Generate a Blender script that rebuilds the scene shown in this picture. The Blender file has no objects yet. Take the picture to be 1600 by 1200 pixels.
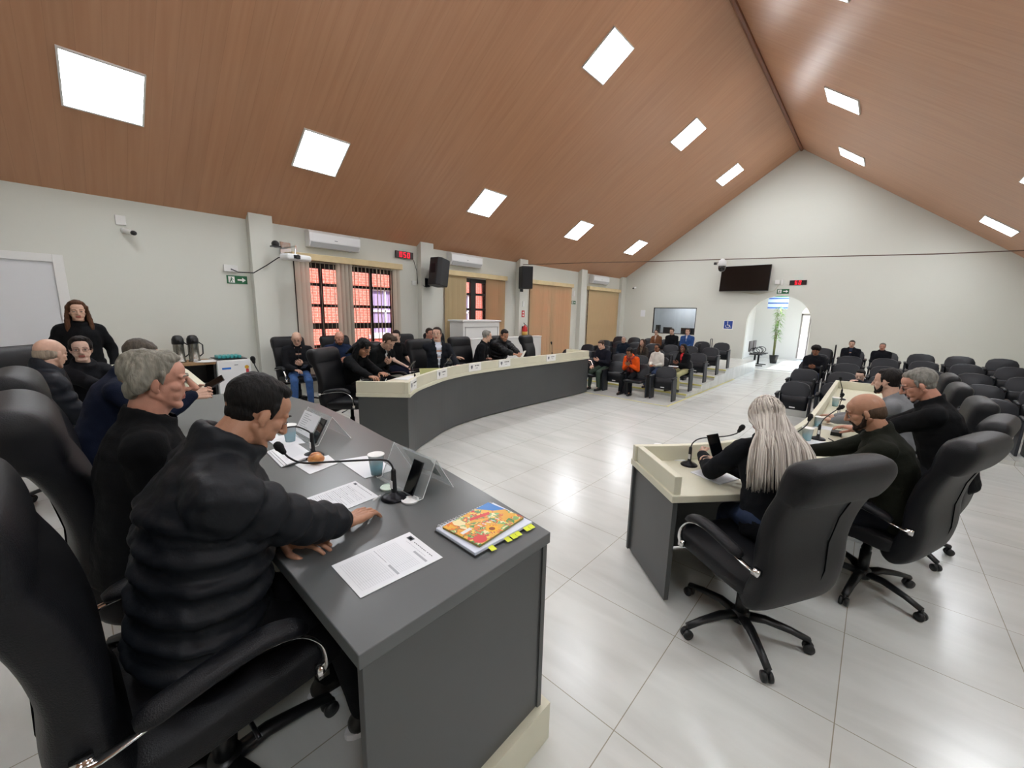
import bpy, bmesh, math, random
import numpy as np
from mathutils import Vector, Matrix, Euler, noise
from mathutils.geometry import tessellate_polygon
random.seed(7)
rng = np.random.default_rng(7)
S = bpy.context.scene
C = S.collection
# ------------------------------------------------------------------ camera
cam_d = bpy.data.cameras.new('camera'); cam = bpy.data.objects.new('camera', cam_d); C.objects.link(cam)
cam_d.sensor_fit = 'HORIZONTAL'; cam_d.sensor_width = 36.0; cam_d.lens = 36.0 * 625.86 / 1600.0
cam_d.clip_start = 0.05; cam_d.clip_end = 200
cr = Vector((0.74031423, 0.67191744, 0.02148928)); cd = Vector((0.13462139, -0.11685521, -0.98398269)); cf = Vector((-0.658644, 0.73134931, -0.17696403))
cam.matrix_world = Matrix(((cr.x, -cd.x, -cf.x, 0), (cr.y, -cd.y, -cf.y, 0), (cr.z, -cd.z, -cf.z, 1.8), (0, 0, 0, 1)))
S.camera = cam
# ------------------------------------------------------------------ look, sky, sun
S.view_settings.view_transform = 'Standard'
S.view_settings.look = 'None'
S.view_settings.gamma = 1.0
S.view_settings.use_curve_mapping = False
S.view_settings.exposure = 1.5
W = bpy.data.worlds.new('world'); S.world = W; W.use_nodes = True
wn = W.node_tree; bg = wn.nodes['Background']
sky = wn.nodes.new('ShaderNodeTexSky')
sky.sky_type = 'NISHITA'; sky.sun_disc = False; sky.sun_elevation = math.radians(48); sky.sun_rotation = math.radians(100); sky.air_density = 1.0
wn.links.new(sky.outputs['Color'], bg.inputs['Color']); bg.inputs['Strength'].default_value = 0.22
sd = bpy.data.lights.new('sun', 'SUN'); sd.energy = 4.2; sd.angle = 0.01; sd.color = (1.0, 0.95, 0.88)
sun = bpy.data.objects.new('sun', sd); C.objects.link(sun)
sun.rotation_euler = Vector((0.62, 0.12, 0.78)).to_track_quat('Z', 'Y').to_euler()
PANEL_W = 13.0
# ------------------------------------------------------------------ room numbers
XL, XR, XA, ZE, ZA, LY, YB = -8.24, 3.1, -2.52, 3.26, 7.01, 16.06, -4.5
ML = (ZA - ZE) / (XA - XL); MR = 0.735
def roof(x): return ZA - (ML * (XA - x) if x < XA else MR * (x - XA))
DN, DL = 0.18, 0.12      # height of the two raised platforms
DESK = 0.963

# ------------------------------------------------------------------ materials
def lin(c):
    if isinstance(c, str): c = [int(c[i:i + 2], 16) / 255 for i in (1, 3, 5)]
    return tuple(((v / 12.92) if v <= 0.04045 else ((v + 0.055) / 1.055) ** 2.4) for v in c[:3]) + (1.0,)
MATS = {}
def mat(name, col='#808080', rough=0.5, metal=0.0, bump=0.0, bscale=60.0, var=0.0, vscale=8.0, emit=None, estr=0.0, trans=0.0, spec=0.5, alpha=1.0, coat=0.0, col2=None, stretch=(1, 1, 1), sheen=0.0):
    if name in MATS: return MATS[name]
    m = bpy.data.materials.new(name); m.use_nodes = True; nt = m.node_tree; b = nt.nodes['Principled BSDF']
    b.inputs['Base Color'].default_value = lin(col); b.inputs['Roughness'].default_value = rough; b.inputs['Metallic'].default_value = metal
    b.inputs['Specular IOR Level'].default_value = spec; b.inputs['Transmission Weight'].default_value = trans; b.inputs['Alpha'].default_value = alpha
    b.inputs['Coat Weight'].default_value = coat; b.inputs['Sheen Weight'].default_value = sheen
    if emit: b.inputs['Emission Color'].default_value = lin(emit); b.inputs['Emission Strength'].default_value = estr
    if bump or var or col2:
        tc = nt.nodes.new('ShaderNodeTexCoord'); mp = nt.nodes.new('ShaderNodeMapping'); mp.inputs['Scale'].default_value = stretch
        nt.links.new(tc.outputs['Object'], mp.inputs['Vector'])
    if var or col2:
        n = nt.nodes.new('ShaderNodeTexNoise'); n.inputs['Scale'].default_value = vscale; n.inputs['Detail'].default_value = 5
        nt.links.new(mp.outputs['Vector'], n.inputs['Vector'])
        r = nt.nodes.new('ShaderNodeValToRGB'); c0 = lin(col); c1 = lin(col2) if col2 else tuple(min(1, v * (1 + var)) for v in c0[:3]) + (1,)
        ca = c0 if col2 else tuple(v * (1 - var) for v in c0[:3]) + (1,)
        r.color_ramp.elements[0].color = ca; r.color_ramp.elements[1].color = c1; r.color_ramp.elements[0].position = 0.35; r.color_ramp.elements[1].position = 0.65
        nt.links.new(n.outputs['Fac'], r.inputs['Fac']); nt.links.new(r.outputs['Color'], b.inputs['Base Color'])
    if bump:
        n2 = nt.nodes.new('ShaderNodeTexNoise'); n2.inputs['Scale'].default_value = bscale; n2.inputs['Detail'].default_value = 4
        nt.links.new(mp.outputs['Vector'], n2.inputs['Vector'])
        bp = nt.nodes.new('ShaderNodeBump'); bp.inputs['Strength'].default_value = bump; bp.inputs['Distance'].default_value = 0.01
        nt.links.new(n2.outputs['Fac'], bp.inputs['Height']); nt.links.new(bp.outputs['Normal'], b.inputs['Normal'])
    MATS[name] = m; return m

def tile_mat():
    m = bpy.data.materials.new('porcelain_tiles'); m.use_nodes = True; nt = m.node_tree; b = nt.nodes['Principled BSDF']; L = nt.links
    tc = nt.nodes.new('ShaderNodeTexCoord'); mp = nt.nodes.new('ShaderNodeMapping')
    mp.inputs['Location'].default_value = (0.623 + 0.7155 * 40, -2.126 + 0.7155 * 40, 0)
    L.new(tc.outputs['Object'], mp.inputs['Vector'])
    br = nt.nodes.new('ShaderNodeTexBrick'); br.offset = 0; br.squash = 1
    br.inputs['Scale'].default_value = 1; br.inputs['Brick Width'].default_value = 0.7155; br.inputs['Row Height'].default_value = 0.7155
    br.inputs['Mortar Size'].default_value = 0.0022; br.inputs['Mortar Smooth'].default_value = 0.1; br.inputs['Bias'].default_value = 0
    br.inputs['Color1'].default_value = lin('#cfd0cb'); br.inputs['Color2'].default_value = lin('#d3d4cf'); br.inputs['Mortar'].default_value = lin('#9a9484')
    L.new(mp.outputs['Vector'], br.inputs['Vector'])
    mp2 = nt.nodes.new('ShaderNodeMapping'); mp2.inputs['Scale'].default_value = (0.7, 3.2, 1); L.new(tc.outputs['Object'], mp2.inputs['Vector'])
    n = nt.nodes.new('ShaderNodeTexNoise'); n.inputs['Scale'].default_value = 1.6; n.inputs['Detail'].default_value = 9; n.inputs['Distortion'].default_value = 0.8
    L.new(mp2.outputs['Vector'], n.inputs['Vector'])
    r = nt.nodes.new('ShaderNodeValToRGB'); r.color_ramp.elements[0].position = 0.32; r.color_ramp.elements[1].position = 0.68
    r.color_ramp.elements[0].color = (0.86, 0.865, 0.86, 1); r.color_ramp.elements[1].color = (1, 1, 1, 1); L.new(n.outputs['Fac'], r.inputs['Fac'])
    mx = nt.nodes.new('ShaderNodeMix'); mx.data_type = 'RGBA'; mx.blend_type = 'MULTIPLY'; mx.inputs[0].default_value = 1
    L.new(br.outputs['Color'], mx.inputs[6]); L.new(r.outputs['Color'], mx.inputs[7]); L.new(mx.outputs[2], b.inputs['Base Color'])
    b.inputs['Roughness'].default_value = 0.24; b.inputs['Specular IOR Level'].default_value = 0.6
    return m
def wood_ceiling_mat():
    m = bpy.data.materials.new('wood_look_ceiling'); m.use_nodes = True; nt = m.node_tree; b = nt.nodes['Principled BSDF']; L = nt.links
    uv = nt.nodes.new('ShaderNodeUVMap'); mp = nt.nodes.new('ShaderNodeMapping'); mp.inputs['Scale'].default_value = (7, 0.35, 1); L.new(uv.outputs['UV'], mp.inputs['Vector'])
    n = nt.nodes.new('ShaderNodeTexNoise'); n.inputs['Scale'].default_value = 2.2; n.inputs['Detail'].default_value = 8; n.inputs['Distortion'].default_value = 0.4; L.new(mp.outputs['Vector'], n.inputs['Vector'])
    r = nt.nodes.new('ShaderNodeValToRGB'); r.color_ramp.elements[0].position = 0.3; r.color_ramp.elements[1].position = 0.7
    r.color_ramp.elements[0].color = lin('#ae7e5e'); r.color_ramp.elements[1].color = lin('#b88a69'); L.new(n.outputs['Fac'], r.inputs['Fac'])
    br = nt.nodes.new('ShaderNodeTexBrick'); br.offset = 0.0; br.inputs['Scale'].default_value = 1; br.inputs['Brick Width'].default_value = 0.2; br.inputs['Row Height'].default_value = 60
    br.inputs['Mortar Size'].default_value = 0.0025; br.inputs['Bias'].default_value = 0
    br.inputs['Color1'].default_value = (0.965, 0.965, 0.965, 1); br.inputs['Color2'].default_value = (1.02, 1.015, 1.01, 1); br.inputs['Mortar'].default_value = (0.86, 0.85, 0.84, 1)
    mpb = nt.nodes.new('ShaderNodeMapping'); mpb.inputs['Location'].default_value = (40, 30, 0); L.new(uv.outputs['UV'], mpb.inputs['Vector']); L.new(mpb.outputs['Vector'], br.inputs['Vector'])
    mx = nt.nodes.new('ShaderNodeMix'); mx.data_type = 'RGBA'; mx.blend_type = 'MULTIPLY'; mx.inputs[0].default_value = 1
    L.new(r.outputs['Color'], mx.inputs[6]); L.new(br.outputs['Color'], mx.inputs[7]); L.new(mx.outputs[2], b.inputs['Base Color'])
    b.inputs['Roughness'].default_value = 0.36; b.inputs['Specular IOR Level'].default_value = 0.5
    w = nt.nodes.new('ShaderNodeTexNoise'); w.inputs['Scale'].default_value = 1.0; w.inputs['Detail'].default_value = 2
    mp3 = nt.nodes.new('ShaderNodeMapping'); mp3.inputs['Scale'].default_value = (9, 1.0, 1); L.new(uv.outputs['UV'], mp3.inputs['Vector']); L.new(mp3.outputs['Vector'], w.inputs['Vector'])
    bp = nt.nodes.new('ShaderNodeBump'); bp.inputs['Strength'].default_value = 0.2; bp.inputs['Distance'].default_value = 0.01; L.new(w.outputs['Fac'], bp.inputs['Height']); L.new(bp.outputs['Normal'], b.inputs['Normal'])
    return m
def emis(name, col, s):
    m = bpy.data.materials.new(name); m.use_nodes = True; b = m.node_tree.nodes['Principled BSDF']
    b.inputs['Base Color'].default_value = lin(col); b.inputs['Emission Color'].default_value = lin(col); b.inputs['Emission Strength'].default_value = s
    return m
def blind_mat(name='blind_fabric', col='#d9d3c6', tr=0.14):
    m = bpy.data.materials.new(name); m.use_nodes = True; nt = m.node_tree; nt.nodes.remove(nt.nodes['Principled BSDF']); L = nt.links
    out = nt.nodes['Material Output']; d = nt.nodes.new('ShaderNodeBsdfDiffuse'); t = nt.nodes.new('ShaderNodeBsdfTranslucent'); mx = nt.nodes.new('ShaderNodeMixShader')
    for q in (d, t): q.inputs['Color'].default_value = lin(col)
    tp = nt.nodes.new('ShaderNodeBsdfTransparent'); tp.inputs[0].default_value = (0.95, 0.85, 0.75, 1); mx2 = nt.nodes.new('ShaderNodeMixShader')
    mx.inputs[0].default_value = 0.4; L.new(d.outputs[0], mx.inputs[1]); L.new(t.outputs[0], mx.inputs[2])
    mx2.inputs[0].default_value = tr; L.new(mx.outputs[0], mx2.inputs[1]); L.new(tp.outputs[0], mx2.inputs[2]); L.new(mx2.outputs[0], out.inputs[0])
    return m
def glass_mat(name='window_glass', tint=(0.95, 0.97, 1, 1), f=0.12):
    m = bpy.data.materials.new(name); m.use_nodes = True; nt = m.node_tree; nt.nodes.remove(nt.nodes['Principled BSDF']); L = nt.links
    out = nt.nodes['Material Output']; t = nt.nodes.new('ShaderNodeBsdfTransparent'); t.inputs[0].default_value = tint
    g = nt.nodes.new('ShaderNodeBsdfGlossy'); g.inputs['Roughness'].default_value = 0.02; mx = nt.nodes.new('ShaderNodeMixShader')
    fr = nt.nodes.new('ShaderNodeFresnel'); fr.inputs[0].default_value = 1.45
    L.new(fr.outputs[0], mx.inputs[0]); L.new(t.outputs[0], mx.inputs[1]); L.new(g.outputs[0], mx.inputs[2]); L.new(mx.outputs[0], out.inputs[0]); return m
def acrylic_mat():
    m = bpy.data.materials.new('clear_acrylic'); m.use_nodes = True; nt = m.node_tree; nt.nodes.remove(nt.nodes['Principled BSDF']); L = nt.links
    out = nt.nodes['Material Output']; t = nt.nodes.new('ShaderNodeBsdfTransparent'); t.inputs[0].default_value = (0.93, 0.95, 0.95, 1)
    g = nt.nodes.new('ShaderNodeBsdfPrincipled'); g.inputs['Roughness'].default_value = 0.05; g.inputs['Base Color'].default_value = (0.8, 0.82, 0.82, 1); mx = nt.nodes.new('ShaderNodeMixShader')
    mx.inputs[0].default_value = 0.16; L.new(t.outputs[0], mx.inputs[1]); L.new(g.outputs[0], mx.inputs[2]); L.new(mx.outputs[0], out.inputs[0]); return m
M_TILE = tile_mat(); M_CEIL = wood_ceiling_mat(); M_PANEL = emis('led_diffuser', '#f6faff', PANEL_W); M_BLIND = blind_mat(); M_BLIND2 = blind_mat('tan_blind_fabric', '#cfbf9a'); M_SHEER_LIT = blind_mat('sheer_sunlit_fabric', '#e0cfae', 0.5); M_GLASS = glass_mat(); M_ACR = acrylic_mat()  # sheer blind copy is paler and see-through, standing in for sunlight on slats
M_WALL = mat('wall_paint', '#cccdc4', 0.75, bump=0.04, bscale=90); M_WHITE = mat('white_paint', '#d9d9d6', 0.5)
M_CREAM = mat('cream_laminate', '#cfccb6', 0.42, var=0.03, vscale=3); M_GREY = mat('grey_laminate', '#494b4b', 0.42, bump=0.03, bscale=220, var=0.05, vscale=2)
M_LEATH = mat('black_leatherette', '#0d0e12', 0.45, bump=0.25, bscale=320, spec=0.28, var=0.15, vscale=4)
M_CHROME = mat('chrome', '#d8d8d8', 0.12, 1.0); M_BLACKP = mat('black_plastic', '#101113', 0.4); M_DARKM = mat('dark_metal', '#14151a', 0.35, 0.6)
M_SEATP = mat('dark_seat_vinyl', '#0f1116', 0.4, spec=0.3, bump=0.1, bscale=120); M_SEATS = mat('seat_side_plastic', '#22252c', 0.5)
M_TAG = mat('white_tag', '#dedede', 0.5); M_PAPER = mat('white_paper', '#dfe1e4', 0.7); M_INK = mat('printed_ink', '#5c5f66', 0.8); M_INKL = mat('faint_ink', '#a9acb2', 0.8)
M_RED = emis('red_led', '#ff0a28', 1.1); M_WOODB = mat('blind_valance', '#cdb98f', 0.6, var=0.06, vscale=5); M_SCREEN = mat('black_screen', '#05070a', 0.08, spec=0.6)
M_AC = mat('white_plastic', '#dcdddd', 0.35); M_FRAME = mat('dark_window_frame', '#1a1412', 0.45)

# ------------------------------------------------------------------ mesh helpers
class MB:
    def __init__(s): s.v = []; s.f = []; s.m = []; s.n = 0
    def add(s, v, f, mi=0):
        v = np.asarray(v, float); s.v.append(v); s.f += [tuple(int(i) + s.n for i in q) for q in f]; s.m += [mi] * len(f); s.n += len(v); return s
    def box(s, lo, hi, mi=0, M=None):
        x0, y0, z0 = lo; x1, y1, z1 = hi
        v = np.array([(x0, y0, z0), (x1, y0, z0), (x1, y1, z0), (x0, y1, z0), (x0, y0, z1), (x1, y0, z1), (x1, y1, z1), (x0, y1, z1)], float)
        if M is not None: v = tf(M, v)
        return s.add(v, [(0, 3, 2, 1), (4, 5, 6, 7), (0, 1, 5, 4), (1, 2, 6, 5), (2, 3, 7, 6), (3, 0, 4, 7)], mi)
    def sweep(s, pts, r, seg=10, mi=0, caps=True, flat=None):
        pts = [np.array(p, float) for p in pts]; n = len(pts)
        rr = list(r) if hasattr(r, '__len__') else [r] * n
        T = [pts[min(i + 1, n - 1)] - pts[max(i - 1, 0)] for i in range(n)]; T = [t / (np.linalg.norm(t) + 1e-12) for t in T]
        u = np.cross(T[0], (0, 0, 1.0)); 
        if np.linalg.norm(u) < 1e-3: u = np.cross(T[0], (1.0, 0, 0))
        u /= np.linalg.norm(u); vs = []
        for i in range(n):
            u = u - T[i] * np.dot(u, T[i]); u /= (np.linalg.norm(u) + 1e-12); w = np.cross(T[i], u)
            a, b = (rr[i], rr[i]) if flat is None else (rr[i] * flat[0], rr[i] * flat[1])
            for k in range(seg):
                an = 2 * math.pi * k / seg; vs.append(pts[i] + u * a * math.cos(an) + w * b * math.sin(an))
        fs = [(i * seg + k, i * seg + (k + 1) % seg, (i + 1) * seg + (k + 1) % seg, (i + 1) * seg + k) for i in range(n - 1) for k in range(seg)]
        if caps: fs += [tuple(reversed(range(seg))), tuple((n - 1) * seg + k for k in range(seg))]
        return s.add(vs, fs, mi)
    def cap(s, p0, p1, r0, r1, seg=12, mi=0):
        p0 = np.array(p0, float); p1 = np.array(p1, float); d = p1 - p0; L = np.linalg.norm(d)
        if L < 1e-6: return s.ell(p0, (r0, r0, r0), mi=mi)
        d /= L; P = []; R = []
        for a in (-90, -60, -30, 0):
            P.append(p0 + d * r0 * math.sin(math.radians(a))); R.append(max(1e-4, r0 * math.cos(math.radians(a))))
        for a in (0, 30, 60, 90):
            P.append(p1 + d * r1 * math.sin(math.radians(a))); R.append(max(1e-4, r1 * math.cos(math.radians(a))))
        return s.sweep(P, R, seg, mi)
    def ell(s, c, r, M=None, seg=16, rings=10, mi=0):
        vs = [(0, 0, -1)]
        for i in range(1, rings):
            a = math.pi * i / rings - math.pi / 2
            for k in range(seg):
                b = 2 * math.pi * k / seg; vs.append((math.cos(a) * math.cos(b), math.cos(a) * math.sin(b), math.sin(a)))
        vs.append((0, 0, 1)); v = np.array(vs) * np.array(r)
        if M is not None: v = v @ np.array(M).T
        v = v + np.array(c, float); t = len(vs) - 1
        f = [(0, 1 + (k + 1) % seg, 1 + k) for k in range(seg)] + [(1 + (i - 1) * seg + k, 1 + (i - 1) * seg + (k + 1) % seg, 1 + i * seg + (k + 1) % seg, 1 + i * seg + k) for i in range(1, rings - 1) for k in range(seg)] + [(t, 1 + (rings - 2) * seg + k, 1 + (rings - 2) * seg + (k + 1) % seg) for k in range(seg)]
        return s.add(v, f, mi)
    def lathe(s, prof, c=(0, 0, 0), seg=24, mi=0, M=None):
        vs = [(r * math.cos(2 * math.pi * k / seg), r * math.sin(2 * math.pi * k / seg), z) for r, z in prof for k in range(seg)]; n = len(prof)
        v = np.array(vs)
        if M is not None: v = v @ np.array(M).T
        fs = [(i * seg + k, i * seg + (k + 1) % seg, (i + 1) * seg + (k + 1) % seg, (i + 1) * seg + k) for i in range(n - 1) for k in range(seg)]
        fs += [tuple(reversed(range(seg))), tuple((n - 1) * seg + k for k in range(seg))]
        return s.add(v + np.array(c, float), fs, mi)
    def prism(s, poly, z0, z1, mi=0, M=None):
        n = len(poly); a = sum(poly[i][0] * poly[(i + 1) % n][1] - poly[(i + 1) % n][0] * poly[i][1] for i in range(n))
        if a < 0: poly = list(reversed(poly))
        v = np.array([(x, y, z0) for x, y in poly] + [(x, y, z1) for x, y in poly], float)
        if M is not None: v = tf(M, v)
        return s.add(v, [tuple(reversed(range(n))), tuple(range(n, 2 * n))] + [(i, (i + 1) % n, n + (i + 1) % n, n + i) for i in range(n)], mi)
    def mesh(s, name='mesh', smooth=False):
        me = bpy.data.meshes.new(name); v = np.concatenate(s.v) if s.v else np.zeros((0, 3))
        me.from_pydata(v.tolist(), [], s.f); me.polygons.foreach_set('material_index', s.m)
        if smooth: me.polygons.foreach_set('use_smooth', [True] * len(me.polygons))
        me.update(); return me
def tf(M, v):
    M = np.array(M); v = np.asarray(v, float)
    return v @ M[:3, :3].T + M[:3, 3]
def obj(name, mb, mats, parent=None, smooth=False, bevel=0.0, loc=None, rz=0.0, auto=False):
    me = mb.mesh(name, smooth or auto) if isinstance(mb, MB) else mb
    if not isinstance(mats, (list, tuple)): mats = [mats]
    if not me.materials:
        for m in mats: me.materials.append(m)
    o = bpy.data.objects.new(name, me); C.objects.link(o)
    if parent: o.parent = parent
    if loc is not None: o.location = loc
    if rz: o.rotation_euler = (0, 0, rz)
    if auto: me.set_sharp_from_angle(angle=math.radians(38))
    if bevel:
        b = o.modifiers.new('bevel', 'BEVEL'); b.width = bevel; b.segments = 2; b.limit_method = 'ANGLE'
    return o
def tag(o, label=None, cat=None, group=None, kind=None):
    if label: o['label'] = label
    if cat: o['category'] = cat
    if group: o['group'] = group
    if kind: o['kind'] = kind
    return o
def thing(name, label, cat, loc=(0, 0, 0), rz=0.0, group=None, scale=1.0):
    o = bpy.data.objects.new(name, None); C.objects.link(o); o.location = loc; o.rotation_euler = (0, 0, rz); o.scale = (scale,) * 3
    o.empty_display_size = 0.1
    return tag(o, label, cat, group)
def struct(name, mb, m, **k):
    return tag(obj(name, mb, m, **k), kind='structure')
def dup(root, loc, rz, label=None, group=None, scale=None):
    r = root.copy(); C.objects.link(r); r.location = loc; r.rotation_euler = (0, 0, rz)
    if scale: r.scale = (scale,) * 3
    if label: r['label'] = label
    if group: r['group'] = group
    for ch in list(root.children):
        c = ch.copy(); C.objects.link(c); c.parent = r
        for g in list(ch.children):
            d = g.copy(); C.objects.link(d); d.parent = c
    return r
def frame(pos, f, up=(0, 0, 1)):
    f = Vector(f).normalized(); up = Vector(up); r = f.cross(up); r = r.normalized() if r.length > 1e-5 else Vector((1, 0, 0)); u = r.cross(f)
    return np.array(((r.x, f.x, u.x, pos[0]), (r.y, f.y, u.y, pos[1]), (r.z, f.z, u.z, pos[2]), (0, 0, 0, 1)))
def wall_mesh(outer, holes, to3, th):
    """a slab with openings: outer and holes are 2D loops, to3(u, v, d) places them, th is the thickness"""
    loops = [[Vector((u, v, 0)) for u, v in L] for L in [outer] + holes]; tri = tessellate_polygon(loops); flat = [p for L in loops for p in L]; n = len(flat)
    mb = MB(); vs = [to3(p.x, p.y, 0) for p in flat] + [to3(p.x, p.y, th) for p in flat]; fs = [tuple(t) for t in tri] + [tuple(i + n for i in reversed(t)) for t in tri]; k = 0
    for L in loops:
        m = len(L); fs += [(k + i, k + (i + 1) % m, n + k + (i + 1) % m, n + k + i) for i in range(m)]; k += m
    mb.add(vs, fs); me = mb.mesh(); bm = bmesh.new(); bm.from_mesh(me); bmesh.ops.recalc_face_normals(bm, faces=bm.faces); bm.to_mesh(me); bm.free(); return me
# ================================================================== THE ROOM
# floor with its two raised platforms
mb = MB(); mb.box((XL - 0.2, YB, -0.1), (XR + 0.2, 22.0, 0)); struct('floor', mb, M_TILE)
mb = MB(); mb.prism([(XL, YB + 0.01), (-0.815, YB + 0.01), (-0.815, 1.19), (-4.3, 1.45), (XL, 1.45)], 0, DN)
struct('trim_1', mb, [M_CREAM]);
mb = MB(); mb.prism([(XL, YB + 0.01), (-0.85, YB + 0.01), (-0.85, 1.15), (-4.3, 1.42), (XL, 1.42)], DN, DN + 0.004); struct('trim_2', mb, M_TILE)
mb = MB(); mb.prism([(XL, 1.45), (-4.3, 1.45), (-4.3, 2.35), (-4.75, 3.6), (-4.92, 4.6), (-4.92, 7.85), (XL, 7.85)], 0, DL); struct('trim_3', mb, [M_CREAM])
mb = MB(); mb.prism([(XL, 1.45), (-4.34, 1.45), (-4.34, 2.35), (-4.8, 3.6), (-4.96, 4.6), (-4.96, 7.8), (XL, 7.8)], DL, DL + 0.004); struct('trim_4', mb, M_TILE)
# left wall with four window openings
WINS = [(2.98, 5.12, 0.62, 2.66), (6.55, 8.62, 0.62, 2.66), (9.86, 12.1, 0.42, 2.66), (13.3, 15.5, 0.42, 2.66)]
def rect(a, b, c, d): return [(a, c), (b, c), (b, d), (a, d)]
DOOR = (-1.55, -0.02, DN, 2.32)
me = wall_mesh([(YB, -0.1), (LY + 0.2, -0.1), (LY + 0.2, ZE + 0.02), (YB, ZE + 0.02)], [rect(*w) for w in WINS], lambda u, v, d: (XL - d, u, v), 0.2); struct('wall_left', me, M_WALL)
arch = [(-3.46, 0.001), (-3.46, 1.6)] + [(-2.54 - 0.92 * math.cos(math.radians(a)), 1.6 + 0.92 * math.sin(math.radians(a))) for a in range(10, 180, 10)] + [(-1.62, 1.6), (-1.62, 0.001)]
me = wall_mesh([(XL, -0.1), (XR, -0.1), (XR, roof(XR)), (XA, ZA), (XL, ZE)], [arch, rect(-6.84, -5.17, 1.08, 2.1)], lambda u, v, d: (u, LY + d, v), 0.18); struct('wall_far', me, M_WALL)
mb = MB(); mb.box((XR, YB, -0.1), (XR + 0.2, LY + 0.2, roof(XR) + 0.02)); struct('wall_right', mb, M_WALL)
me = wall_mesh([(XL - 0.2, -0.1), (XR + 0.2, -0.1), (XR + 0.2, roof(XR)), (XA, ZA), (XL - 0.2, ZE)], [], lambda u, v, d: (u, YB - d, v), 0.15); struct('wall_back', me, M_WALL)
def roof_slab(name, xa, xb):
    th = 0.12; ya, yb = YB - 0.2, LY + 0.3; mb = MB(); vs = []
    for x in (xa, xb):
        for y in (ya, yb):
            for t in (0, th): vs.append((x, y, roof(x) + t))
    mb.add(vs, [(0, 4, 6, 2), (1, 3, 7, 5), (0, 1, 5, 4), (2, 6, 7, 3), (0, 2, 3, 1), (4, 5, 7, 6)]); me = mb.mesh(); uv = me.uv_layers.new(name='UVMap')
    for li, l in enumerate(me.loops):
        c = me.vertices[l.vertex_index].co; uv.data[li].uv = (c.y, abs(c.x - XA) * 1.2)
    bm = bmesh.new(); bm.from_mesh(me); bmesh.ops.recalc_face_normals(bm, faces=bm.faces); bm.to_mesh(me); bm.free()
    return struct(name, me, M_CEIL)
roof_slab('ceiling', XL - 0.45, XA); roof_slab('ceiling.001', XA, XR + 0.3)
mb = MB(); mb.sweep([(XA, YB, ZA - 0.03), (XA, LY, ZA - 0.03)], 0.05, 8); struct('trim_5', mb, mat('ridge_strip', '#7d4a30', 0.4))
# columns on the left wall, baseboards
for i, y in enumerate((2.27, 5.72, 9.22, 12.58)):
    mb = MB(); mb.box((XL, y, 0), (XL + 0.16, y + 0.36, ZE + 0.09)); struct('trim_%d' % (6 + i), mb, M_WALL)
mb = MB(); mb.box((XL, LY - 0.35, 0), (XL + 0.12, LY, ZE + 0.06)); struct('trim_10', mb, M_WALL)
M_BASEB = mat('baseboard_tile', '#b9b9b2', 0.3)
mb = MB(); mb.box((XL + 0.001, LY - 0.015, 0), (-3.47, LY, 0.13)); mb.box((-1.6, LY - 0.015, 0), (XR, LY, 0.13)); struct('baseboard_far', mb, M_BASEB)
mb = MB(); mb.box((XR - 0.015, YB, 0), (XR, LY - 0.02, 0.13)); struct('baseboard_right', mb, M_BASEB)
# white door on the left wall
d = tag(bpy.data.objects.new('door_1', None), kind='structure'); C.objects.link(d); d.location = (XL, 0, 0)
mb = MB(); mb.box((0.0, DOOR[0], DN), (0.02, DOOR[1], DOOR[3])); obj('door_leaf', mb, mat('door_white', '#cfd0d2', 0.45), d)
mb = MB(); y0, y1, zt = DOOR[0], DOOR[1], DOOR[3]
mb.box((0, y1, DN), (0.045, y1 + 0.1, zt + 0.1)); mb.box((0, y0 - 0.1, DN), (0.045, y0, zt + 0.1)); mb.box((0, y0, zt), (0.045, y1, zt + 0.1)); obj('door_frame', mb, M_WHITE, d, bevel=0.004)
mb = MB(); mb.cap((0.02, -0.13, 1.15), (0.07, -0.13, 1.15), 0.012, 0.012); mb.cap((0.07, -0.13, 1.15), (0.07, -0.25, 1.15), 0.011, 0.009); obj('door_handle', mb, M_CHROME, d, smooth=True)
# ------------------------------------------------------------------ windows and their vertical blinds
for i, (a, b, zb, zt) in enumerate(WINS):
    w = tag(bpy.data.objects.new('window_%d' % (i + 1), None), kind='structure'); C.objects.link(w); w.location = (XL - 0.12, 0, 0); mid = (a + b) / 2
    mb = MB()
    for y in (a, b - 0.06): mb.box((-0.03, y, zb), (0.03, y + 0.06, zt))
    mb.box((-0.03, a, zt - 0.1), (0.03, b, zt)); mb.box((-0.03, a, zb), (0.03, b, zb + 0.06))
    mb.box((-0.04, mid - 0.09, zb), (0.04, mid + 0.09, zt))
    for y in ((a + mid) / 2, (b + mid) / 2): mb.box((-0.025, y - 0.03, zb), (0.025, y + 0.03, zt))
    k = 4
    for j in range(1, k + 1):
        z = zb + (zt - zb) * j / (k + 1); hh = 0.06 if j == 2 and i < 1 else 0.03; mb.box((-0.022, a, z - hh), (0.022, b, z + hh))
    obj('window_frame', mb, M_FRAME, w)
    mb = MB(); mb.box((-0.004, a, zb), (0.004, b, zt)); obj('pane', mb, M_GLASS, w)
BL = [(2.93, 5.24, 0.3, 'long cream valance above the widely opened slats, first window from the door', 1),
      (6.50, 8.71, 0.3, 'cream valance with slats drawn to both sides, window behind the white stand', 2),
      (9.78, 12.14, 0.25, 'beige blind closed and glowing pink between sunlit bars, third window', 3),
      (13.19, 15.62, 0.22, 'beige blind fully closed and plain, last window before the far wall', 4)]
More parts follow.
